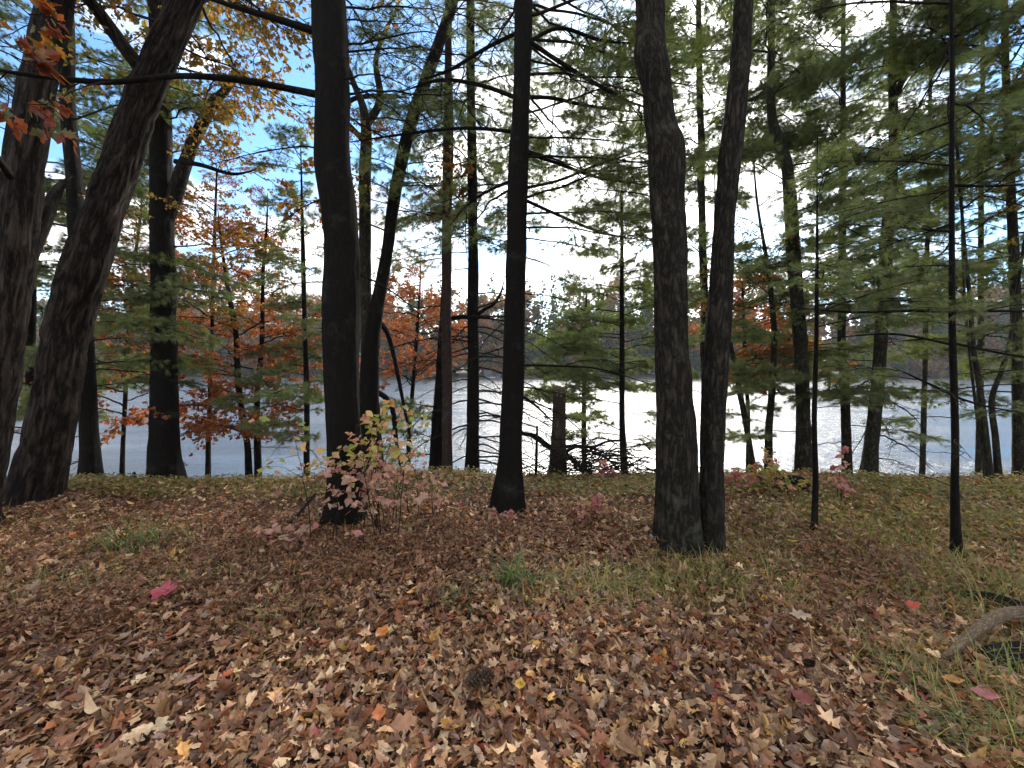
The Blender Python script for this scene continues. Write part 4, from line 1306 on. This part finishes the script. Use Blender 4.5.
# leaves drifted against the feet of the near trunks
for (px, py, rb, n) in [(345, 520, 0.2, 260), (507, 515, 0.17, 240), (676, 546, 0.22, 260), (709, 546, 0.14, 200), (38, 498, 0.42, 420), (957, 556, 0.05, 90), (814, 535, 0.04, 80)]:
    c = G(px, py)
    th = rng.uniform(0, 2 * PI, n)
    rr = rb + np.abs(rng.normal(0, 0.09, n))
    x, y = c[0] + rr * np.cos(th), c[1] + 0.06 + rr * np.sin(th)
    z = gz(x, y) + rng.uniform(0.02, 0.1, n) * np.exp(-(rr - rb) / 0.1)
    L = rng.uniform(0.035, 0.085, n)
    a = np.c_[np.cos(th + 1.2), np.sin(th + 1.2), rng.normal(0, 0.5, n)]
    leafs(mb, np.c_[x, y, z] - nrm(a) * (L * 0.5)[:, None], a, np.c_[np.cos(th) * 0.5 + rng.normal(0, 0.4, n), np.sin(th) * 0.5 + rng.normal(0, 0.4, n), np.ones(n)], L, L * 0.55, 8, 0.35, 3.0, rng.normal(0.1, 0.5, n), rng.normal(0, 0.9, n), 1.3 * pick(LIT, LITW, n, 0.3))
# brown pine needles and twig bits strewn over the leaves
n = 26000
y = np.sqrt(rng.uniform(1.0, 25, n))
x = rng.uniform(-1, 1, n) * (1.36 * y + 1)
th = rng.uniform(0, 2 * PI, n)
pos = np.c_[x, y, gz(x, y) + rng.uniform(0.03, 0.065, n)]
needles(mb, pos, np.c_[np.cos(th), np.sin(th), rng.normal(0.1, 0.2, n)], 1, 0.085, 0.0022, 0.05, pick([(0.22, 0.11, 0.05), (0.14, 0.06, 0.03), (0.3, 0.18, 0.09)], [3, 3, 1], n))
n = 700
y = np.sqrt(rng.uniform(1.0, 40, n))
x = rng.uniform(-1, 1, n) * (1.36 * y + 1)
th = rng.uniform(0, 2 * PI, n)
p0 = np.c_[x, y, gz(x, y) + rng.uniform(0.03, 0.06, n)]
dd = np.c_[np.cos(th), np.sin(th), rng.normal(0.05, 0.12, n)] * rng.uniform(0.06, 0.3, (n, 1))
tw = p0[:, None] + dd[:, None] * np.linspace(0, 1, 5)[None, :, None]
tw[:, 1:] += np.cumsum(rng.normal(0, 0.008, (n, 4, 3)), 1)
tubes(mb, tw, np.linspace(0.003, 0.0012, 5)[None] * rng.uniform(0.5, 1.4, (n, 1)), 4, col=(0.10, 0.07, 0.05))
tag(link('fallen_leaves', mb.mesh('fallen_leaves', M_LITTER)), kind='stuff')


# grass and low ground cover
def scatter(n, y0, y1, seed, thr, scale=0.8):
    y = rng.uniform(y0, y1, n * 4)
    x = rng.uniform(-1, 1, n * 4) * (1.36 * y + 0.8)
    nz = vnoise(np.c_[x * scale, y * scale * 1.3, np.zeros(len(x))], seed) + rng.normal(0, 0.12, len(x))
    k = nz > thr
    return x[k][:n], y[k][:n]


GR = [(0.20, 0.22, 0.045), (0.32, 0.29, 0.065), (0.38, 0.31, 0.10), (0.11, 0.15, 0.035), (0.36, 0.27, 0.12)]
mb = MB()


def grass_patch(x, y, lmin, lmax, w=0.0045, wts=(3, 3, 2, 2, 1.5)):
    n = len(x)
    th = rng.uniform(0, 2 * PI, n)
    blades(mb, np.c_[x, y, gz(x, y)], np.c_[np.cos(th), np.sin(th), 0 * th], rng.uniform(lmin, lmax, n), w * rng.uniform(0.6, 1.3, n), rng.uniform(0.5, 1.9, n), 5, pick(GR, wts, n, 0.25))


grass_patch(*scatter(32000, 4.7, 6.7, 40, -0.35), 0.06, 0.15)
grass_patch(*scatter(2600, 2.6, 4.6, 41, 0.35), 0.08, 0.2)


def blob(cx, cy, rx, ry, n):
    return cx + rng.normal(0, rx, n), cy + rng.normal(0, ry, n)


for (px, py, rx, ry, n) in [(650, 592, 0.42, 0.16, 900), (590, 590, 0.3, 0.12, 350), (760, 560, 0.35, 0.2, 700), (930, 585, 0.3, 0.25, 900), (1000, 590, 0.3, 0.25, 900), (700, 575, 0.3, 0.1, 350),
                            (960, 690, 0.13, 0.14, 200), (1010, 730, 0.15, 0.12, 260), (760, 600, 0.4, 0.12, 400), (900, 545, 0.5, 0.3, 1200), (900, 515, 1.0, 0.4, 2200), (1000, 530, 0.8, 0.4, 2000), (790, 535, 0.5, 0.3, 900), (980, 620, 0.25, 0.15, 400), (1015, 680, 0.15, 0.15, 300), (880, 660, 0.15, 0.12, 150), (1010, 760, 0.15, 0.1, 250), (280, 620, 0.2, 0.1, 90), (60, 530, 0.5, 0.3, 500), (20, 600, 0.3, 0.2, 250), (560, 600, 0.3, 0.1, 160)]:
    c = G(px, py)
    grass_patch(*blob(c[0], c[1], rx, ry, n), 0.08, 0.24)
tag(link('grass', mb.mesh('grass', M_GRASS)), kind='stuff')

# low leafy ground cover on the crest
mb = MB()
x, y = scatter(15000, 4.5, 6.6, 43, -0.3)
y2 = rng.uniform(3.3, 5.2, 2300)
x2 = y2 * rng.uniform(0.62, 1.4, 2300)
x, y = np.r_[x, x2], np.r_[y, y2]
n = len(x)
th = rng.uniform(0, 2 * PI, n)
leafs(mb, np.c_[x, y, gz(x, y) + rng.uniform(0.03, 0.13, n)], np.c_[np.cos(th), np.sin(th), rng.normal(0, 0.3, n)], np.c_[rng.normal(0, 0.4, (n, 2)), np.ones(n)], rng.uniform(0.025, 0.06, n), rng.uniform(0.015, 0.035, n), 4, 0.1, 1, 0.2, 0.2,
      pick([(0.18, 0.2, 0.045), (0.3, 0.26, 0.06), (0.4, 0.3, 0.08), (0.4, 0.18, 0.06), (0.12, 0.15, 0.04), (0.4, 0.29, 0.18)], [3, 3, 2, 1, 2, 2], n))
tag(link('ground_cover', mb.mesh('ground_cover', M_GRASS)), kind='stuff')

# dry russet ferns
mb = MB()
RUS = [(0.22, 0.10, 0.048), (0.28, 0.14, 0.07), (0.15, 0.065, 0.036), (0.34, 0.18, 0.09)]


def ferns(cx, cy, rx, ry, n):
    x, y = blob(cx, cy, rx, ry, n)
    th = rng.uniform(0, 2 * PI, n)
    L = rng.uniform(0.12, 0.34, n)
    up = rng.uniform(0.3, 1.5, n)
    d = nrm(np.c_[np.cos(th), np.sin(th), up])
    s = np.linspace(0, 1, 7)
    path = np.c_[x, y, gz(x, y)][:, None] + d[:, None] * (s[None, :, None] * L[:, None, None])
    path[..., 2] -= 0.35 * L[:, None] * s[None] ** 2.2
    path[:, 1:] += np.cumsum(rng.normal(0, 0.006, (n, 6, 3)), 1)
    tubes(mb, path, np.linspace(0.0022, 0.0009, 7)[None] * np.ones((n, 1)), 3, col=(0.11, 0.05, 0.03))
    for k in range(1, 7):
        for sg in (-1, 1):
            p = path[:, k]
            tn = nrm(path[:, k] - path[:, k - 1])
            h = nrm(np.cross(tn, np.array([0, 0, 1.0])))
            a = tn * 0.6 + h * sg + rng.normal(0, 0.45, (n, 3))
            ln = L * 0.22 * (1.1 - s[k] * 0.7) * rng.uniform(0.5, 1.3, n)
            leafs(mb, p, a, nrm(np.array([0, 0, 1.0]) + rng.normal(0, 0.7, (n, 3))), ln, ln * 0.4, 4, 0.3, 2, 0.4, -0.5, pick(RUS, [3, 3, 3, 1], n, 0.3))


for (px, py, rx, ry, n) in [(330, 560, 0.5, 0.22, 520), (250, 545, 0.45, 0.22, 380), (400, 560, 0.4, 0.25, 420), (60, 560, 0.5, 0.3, 420), (20, 640, 0.28, 0.22, 220), (120, 600, 0.3, 0.2, 160), (820, 560, 0.32, 0.25, 420), (880, 580, 0.3, 0.2, 360),
                            (460, 540, 0.5, 0.2, 220), (560, 535, 0.6, 0.2, 220), (760, 535, 0.5, 0.2, 200), (850, 620, 0.25, 0.15, 120), (30, 530, 0.5, 0.3, 300), (180, 520, 0.8, 0.3, 260), (290, 600, 0.35, 0.12, 160)]:
    c = G(px, py)
    ferns(c[0], c[1], rx, ry, int(n * 0.7))
tag(link('dry_ferns', mb.mesh('dry_ferns', M_LITTER)), kind='stuff')


# ------------------------------------------------------------------ small plants and single finds
def tuft(px, py, n, L, label, cols=[(0.10, 0.17, 0.035), (0.16, 0.22, 0.05), (0.07, 0.12, 0.03), (0.26, 0.24, 0.08)], wts=(4, 2, 3, 1), spread_=0.05, w=0.0105):
    c = G(px, py)
    t = thing('grass_tuft', c, label, 'grass tuft')
    mb = MB()
    th = rng.uniform(0, 2 * PI, n)
    x = c[0] + rng.normal(0, spread_, n)
    y = c[1] + rng.normal(0, spread_ * 0.8, n)
    blades(mb, np.c_[x, y, gz(x, y)], np.c_[np.cos(th), np.sin(th), 0 * th], rng.uniform(0.4, 1.1, n) * L, w * rng.uniform(0.4, 1.2, n), rng.uniform(0.6, 2.3, n), 7, pick(cols, wts, n, 0.25))
    link('blades', mb.mesh('blades', M_GRASS, t.location), t)


tuft(132, 553, 190, 0.42, 'wide dark-green grass tuft on the leaves in front of the thick leaning oak', spread_=0.17)
tuft(515, 588, 100, 0.34, 'arching green grass tuft on the leaves below the central trunk', spread_=0.05)
tuft(455, 604, 60, 0.18, 'small flattened green tuft left of the arching one', spread_=0.06)
tuft(262, 643, 22, 0.14, 'few thin green blades among the leaves in the left foreground', spread_=0.02)
tuft(280, 678, 30, 0.12, 'low olive grass wisps in the lower left foreground', spread_=0.04)
tuft(912, 690, 60, 0.2, 'bright green grass tuft at lower right, left of the pale root', spread_=0.06)
tuft(935, 735, 40, 0.2, 'broad-bladed green tuft near the lower right corner', spread_=0.05)


def shrub(name, px, py, label, stems, height, width, leaf, pal_fn, per=6, lean=0.25, name2='shrub', cup=0.85, mat=None, extra=None):
    """several thin stems, each carrying flat broad leaves"""
    c = G(px, py) if py > 476 else np.array([*P(px, py, 6.3)[:2], 0])
    c[2] = float(gz(c[0], c[1]))
    t = thing(name, c, label, name2)
    lf = MB()
    for k in range(stems):
        b = c + np.array([rng.normal(0, width * 0.22), rng.normal(0, width * 0.18), 0])
        b[2] = float(gz(b[0], b[1]))
        h = height * rng.uniform(0.45, 1.05)
        dx = rng.normal(0, lean, 2) * h
        s = np.linspace(0, 1, 9)
        path = b + np.c_[dx[0] * s ** 1.3, dx[1] * s ** 1.3, h * s]
        path[1:] += np.cumsum(rng.normal(0, 0.008, (8, 3)), 0)
        mb = MB()
        tubes(mb, path[None], np.linspace(0.005, 0.0014, 9)[None], 5)
        nt = int(per * h / height + 2)
        tt = np.sort(rng.uniform(0.22, 1, nt))
        ln = rng.uniform(0.05, 0.2, nt) * width / 0.5
        tw = side_twigs(path, tt, 1.1, ln, 5, 0.3, 0.15, 0.4)
        tubes(mb, tw, np.linspace(0.0024, 0.0011, 5)[None] * np.ones((nt, 1)), 3)
        link('stem', mb.mesh('stem', M_TWIG, t.location, True), t)
        ends = np.concatenate([tw[:, 4], tw[:, 3], tw[:, 4], path[-2:]])
        ends = ends + rng.normal(0, 0.012, ends.shape)
        m = len(ends)
        th = rng.uniform(0, 2 * PI, m)
        a = np.c_[np.cos(th), np.sin(th) * 0.8, rng.normal(-0.35, 0.3, m)]
        nn = nrm(np.c_[rng.normal(0, 0.5, m), rng.normal(-0.55, 0.4, m), np.ones(m)])
        sz = leaf * rng.uniform(0.6, 1.15, m)
        leafs(lf, ends, a, nn, sz, sz * rng.uniform(0.62, cup, m), 7, 0.18, 2.0, rng.uniform(-0.1, 0.4, m), rng.uniform(-0.5, 0.2, m), pal_fn(ends, c))
    o = link('leaves', lf.mesh('leaves', mat or M_PINK, t.location), t)
    return t


def pink_pal(ends, c):
    m = len(ends)
    h = (ends[:, 2] - c[2])
    low = pick([(0.54, 0.30, 0.23), (0.54, 0.23, 0.20), (0.52, 0.35, 0.25), (0.40, 0.24, 0.17)], [4, 1, 4, 3], m, 0.15)
    high = pick([(0.36, 0.36, 0.07), (0.55, 0.36, 0.16), (0.6, 0.28, 0.18), (0.26, 0.34, 0.06)], [3, 3, 1, 2], m, 0.15)
    k = (rng.uniform(size=m) < np.clip((h - 0.55) / 0.25, 0, 1))[:, None]
    return np.where(k, high, low)


shrub('viburnum_shrub', 372, 538, 'pink-leaved shrub with yellow-green top leaves in front of the straight black trunk', 20, 1.08, 1.0, 0.074, pink_pal, per=9, lean=0.2)


def rosy(ends, c):
    return pick([(0.46, 0.14, 0.15), (0.50, 0.24, 0.22), (0.36, 0.08, 0.08), (0.46, 0.28, 0.15)], [2, 4, 1, 2], len(ends), 0.18)


def green_yellow(ends, c):
    return pick([(0.32, 0.30, 0.05), (0.42, 0.32, 0.08), (0.2, 0.24, 0.05), (0.5, 0.2, 0.14)], [3, 2, 2, 1], len(ends), 0.2)


shrub('shrub_seedling', 745, 492, 'low pink-leaved shrub right of the double trunk near the crest', 5, 0.42, 0.4, 0.075, rosy)
shrub('shrub_seedling', 770, 496, 'low yellow-green leafy shrub beside the pink one right of the double trunk', 6, 0.34, 0.5, 0.07, green_yellow)
shrub('shrub_seedling', 841, 500, 'single-stemmed seedling with pink top leaves between the slim trunks at right', 2, 0.6, 0.3, 0.075, rosy, lean=0.05)
shrub('shrub_seedling', 782, 492, 'bare-stemmed seedling with a few leaves beside the crooked trunk', 2, 0.6, 0.25, 0.05, green_yellow, per=4, lean=0.04)
shrub('shrub_seedling', 588, 520, 'tiny rose-pink seedling on the leaves between the stump and the double trunk', 4, 0.26, 0.35, 0.06, rosy)
shrub('shrub_seedling', 506, 522, 'few rose-red leaves on a low seedling at the foot of the central trunk', 3, 0.14, 0.2, 0.06, rosy)
shrub('shrub_seedling', 300, 545, 'low seedling with flat peach leaves left of the pink shrub', 3, 0.14, 0.35, 0.09, pink_pal)
shrub('shrub_seedling', 176, 482, 'thin seedling with pink leaves against the foot of the forked dark trunk', 3, 0.55, 0.3, 0.065, rosy)
shrub('shrub_seedling', 608, 482, 'pink-leaved seedling beside the fallen branches', 4, 0.28, 0.3, 0.07, rosy)
shrub('shrub_seedling', 435, 520, 'leggy brown-stemmed seedling with sparse pale leaves right of the pink shrub', 3, 0.5, 0.3, 0.055, pink_pal, per=4, lean=0.12)


def one_leaf(px, py, size, wid, az, color, label, lobe=0.12, freq=3.0, lift=0.085, tilt=0.25, name='fallen_leaf'):
    c = G(px, py)
    c[2] += lift
    mb = MB()
    a = np.array([[math.cos(az), math.sin(az), 0.02]])
    d = np.array([0, -tilt, 1.0])
    leafs(mb, c[None] - nrm(a) * size * 0.5, a, d[None], size, size * wid, 12, lobe, freq, 0.3, 0.55, np.array([color]))
    p = c - nrm(a)[0] * size * 0.5
    tubes(mb, np.array([[p + nrm(a)[0] * 0.004, p - nrm(a)[0] * size * 0.15, p - nrm(a)[0] * size * 0.3 + np.array([0, 0, -0.01])]]), np.array([[0.0014, 0.0012, 0.001]]), 4, col=color)
    o = link(name, mb.mesh(name, M_LITTER, c))
    o.location = c
    tag(o, label, 'leaf')


one_leaf(165, 605, 0.16, 0.95, 0.15, (0.42, 0.07, 0.10), 'big crimson-pink leaf lying on brown litter at left', 0.4, 2.6)
one_leaf(379, 734, 0.075, 0.75, 1.9, (0.55, 0.17, 0.05), 'small bright orange leaf lying near the bottom edge')
one_leaf(520, 703, 0.06, 0.8, 1.4, (0.55, 0.32, 0.03), 'small yellow leaf right of the pine cone')
one_leaf(801, 718, 0.085, 0.75, 2.2, (0.2, 0.05, 0.04), 'dark maroon leaf in the right foreground')
one_leaf(952, 698, 0.08, 0.55, -0.4, (0.44, 0.2, 0.05), 'golden orange leaf below the pale root at right')
one_leaf(984, 714, 0.09, 0.6, -0.7, (0.38, 0.13, 0.14), 'pink leaf right of the golden orange one at lower right')
one_leaf(912, 619, 0.10, 0.6, 0.3, (0.45, 0.07, 0.04), 'bright red leaf left of the dark root at right')
one_leaf(799, 630, 0.11, 0.62, -0.3, (0.40, 0.29, 0.2), 'large pale beige oak leaf in the right middle of the floor', 0.45, 3.2)
one_leaf(382, 648, 0.09, 0.7, 1.2, (0.5, 0.17, 0.03), 'orange leaf in the middle of the floor left of centre')
one_leaf(792, 551, 0.1, 0.3, -0.5, (0.5, 0.32, 0.05), 'narrow yellow leaf in the grass right of the double trunk')

# pine cone
c = G(479, 697)
c[2] += 0.09
pc = thing('pine_cone', c, 'dark open pine cone lying among the leaves in the foreground', 'pine cone')
mb = MB()
ax = nrm(np.array([0.95, 0.25, 0.02]))
sd = nrm(np.cross(ax, [0, 0, 1.0]))
upv = np.cross(sd, ax)
core = np.array([c + ax * s for s in np.linspace(-0.06, 0.06, 6)])
tubes(mb, core[None], np.array([[0.008, 0.015, 0.016, 0.014, 0.01, 0.004]]), 8, col=(0.05, 0.032, 0.022), cap=True)
link('core', mb.mesh('core', plain_mat('cone_core', (0.05, 0.032, 0.022)), c, True), pc)
mb = MB()
n = 80
k = np.arange(n)
s = k / n
rad = 0.012 + 0.014 * np.sin(PI * np.clip(s * 0.95 + 0.05, 0, 1)) ** 0.7
th = k * 2.39996
pos = c + ax * (-0.06 + 0.12 * s)[:, None]
out = np.cos(th)[:, None] * sd + np.sin(th)[:, None] * upv
leafs(mb, pos + out * 0.008, out + ax * 0.55, nrm(ax - 0.4 * out), rad * 1.5, np.full(n, 0.017), 4, 0, 1, 0.5, 0.3, pick([(0.09, 0.055, 0.035), (0.16, 0.11, 0.075), (0.06, 0.036, 0.024)], [3, 1, 2], n))
link('scales', mb.mesh('scales', M_LITTER, c), pc)


# wood lying on the floor at right
def lying(name, label, pix, mat, cat='branch', lift=0.02, rough=0.2, parts=()):
    def rows_(pp):
        r = []
        for px, py, w, h in pp:
            p = G(px, py) if px < 1060 else G(1060, py) + np.array([(px - 1060) / F * 2.2, 0, 0])
            r.append([p[0], p[1], float(gz(p[0], p[1])) + h, 0.5 * w / F * p[1]])
        return r
    R = rows_(pix)
    t = thing(name, R[0][:3], label, cat)
    me, sp = trunk_mesh(R, mat, t.location, flare=0, rough=rough, sides=14, step=0.02, broken=True)
    link('stem', me, t)
    for pp in parts:
        me, sp = trunk_mesh(rows_(pp), mat, t.location, flare=0, rough=rough, sides=10, step=0.02)
        link('branch', me, t)


lying('fallen_branch', 'pale barkless branch curving over a dark hollow at the right edge', [(942, 668, 4, 0.06), (958, 662, 8, 0.08), (976, 652, 10, 0.12), (998, 642, 11, 0.15), (1025, 638, 11, 0.15), (1052, 640, 11, 0.12)], M_DEAD)
lying('fallen_branch', 'dark rotting branch lying in grass at the right edge, behind the pale one', [(930, 600, 6, 0.03), (960, 602, 9, 0.04), (985, 606, 12, 0.05), (1010, 614, 15, 0.05), (1050, 630, 17, 0.05)], M_MAPLE)
lying('fallen_branch', 'short broken stick lying at the foot of the double trunk', [(696, 553, 7, 0.06), (712, 553, 7, 0.06), (728, 556, 5, 0.05), (736, 560, 3, 0.03)], M_MAPLE)
stick('broken_stick', 'thin dark stick leaning against the right stem of the double trunk', 'stick', [(722, 556, 4, 3.25), (706, 536, 4, 3.35), (689, 517, 3, 3.42)], M_DARK)
lying('fallen_log', 'dark rotting log end among red leaves, beyond the thin sapling stem at right', [(776, 487, 8, 0.02), (788, 488, 14, 0.05), (800, 488, 13, 0.05), (808, 490, 7, 0.02)], M_DARK, 'log')
lying('fallen_branch', 'thin dark twig slanting over the litter left of the pink shrub', [(285, 532, 3, 0.03), (298, 524, 3, 0.09), (316, 512, 2.5, 0.2)], M_DARK)
# dark hollow under the pale branch: its shade put in as a nearly black lump
lying('hollow_shade', 'nearly black lump standing for shade in the hollow under the pale branch at right', [(978, 672, 12, 0.01), (1000, 668, 26, 0.02), (1025, 664, 28, 0.02), (1055, 668, 24, 0.02)], bark_mat('hollow_shade_black', (0.004, 0.003, 0.003), (0.025, 0.018, 0.014)), 'root')

# short spike of a sapling stump on the crest at left
stick('small_stump', 'tiny pointed stump on the crest between two dark trunks at left', 'stump', [(133, 486, 7, 5.9), (133.5, 479, 5.5, 5.9), (134, 472, 2, 5.9)], M_DARK)

# leafy tips on the young stems so that no bare spike stands above the foliage
for t in [o for o in SC.objects if o.get('category') == 'tree' and o.name in t_paths]:
    if t.name.split('.')[0] in ('pine_sapling', 'red_maple', 'birch_sapling'):
        kind = 'pine_short' if t.name.startswith('pine') else 'red' if t.name.startswith('red') else 'olive'
        if t in (t20, t21):
            kind = 'pine_near'
        for k in range(len(t_paths[t.name])):
            ztop = t_paths[t.name][k][-1, 2]
            whorl(t, kind, ztop - 0.7, ztop - 0.05, 4, 0.5, 0.3, (0.3, 0.8), k=k)

for o in SC.objects:
    if o.parent is None and o.get('category'):
        c_ = o['category']
        if c_ == 'tree':
            o['group'] = 'trees on the far shore' if o.location.y > 50 else 'trees on the near bank of the lake'
        elif c_ == 'leaf':
            o['group'] = 'single coloured leaves on the litter'
        elif c_ == 'grass tuft':
            o['group'] = 'grass tufts on the forest floor'
        elif o.name.startswith('shrub_seedling'):
            o['group'] = 'leafy seedlings on the forest floor'
        elif o.name.startswith(('fallen_limb', 'fallen_branch', 'broken_stick')):
            o['group'] = 'dead wood lying about'

# ------------------------------------------------------------------ thin air haze over the lake
mb = MB()
box(mb, -720, 720, -70, 820, -8, 45)
hm, hn, hl = new_mat('haze_air')
pv = N(hn, 'ShaderNodeVolumePrincipled')
pv.inputs['Color'].default_value = (0.9, 0.94, 1.0, 1)
pv.inputs['Density'].default_value = 0.00042
hl.new(pv.outputs[0], N(hn, 'ShaderNodeOutputMaterial').inputs['Volume'])
tag(link('haze', mb.mesh('haze', hm)), kind='stuff')
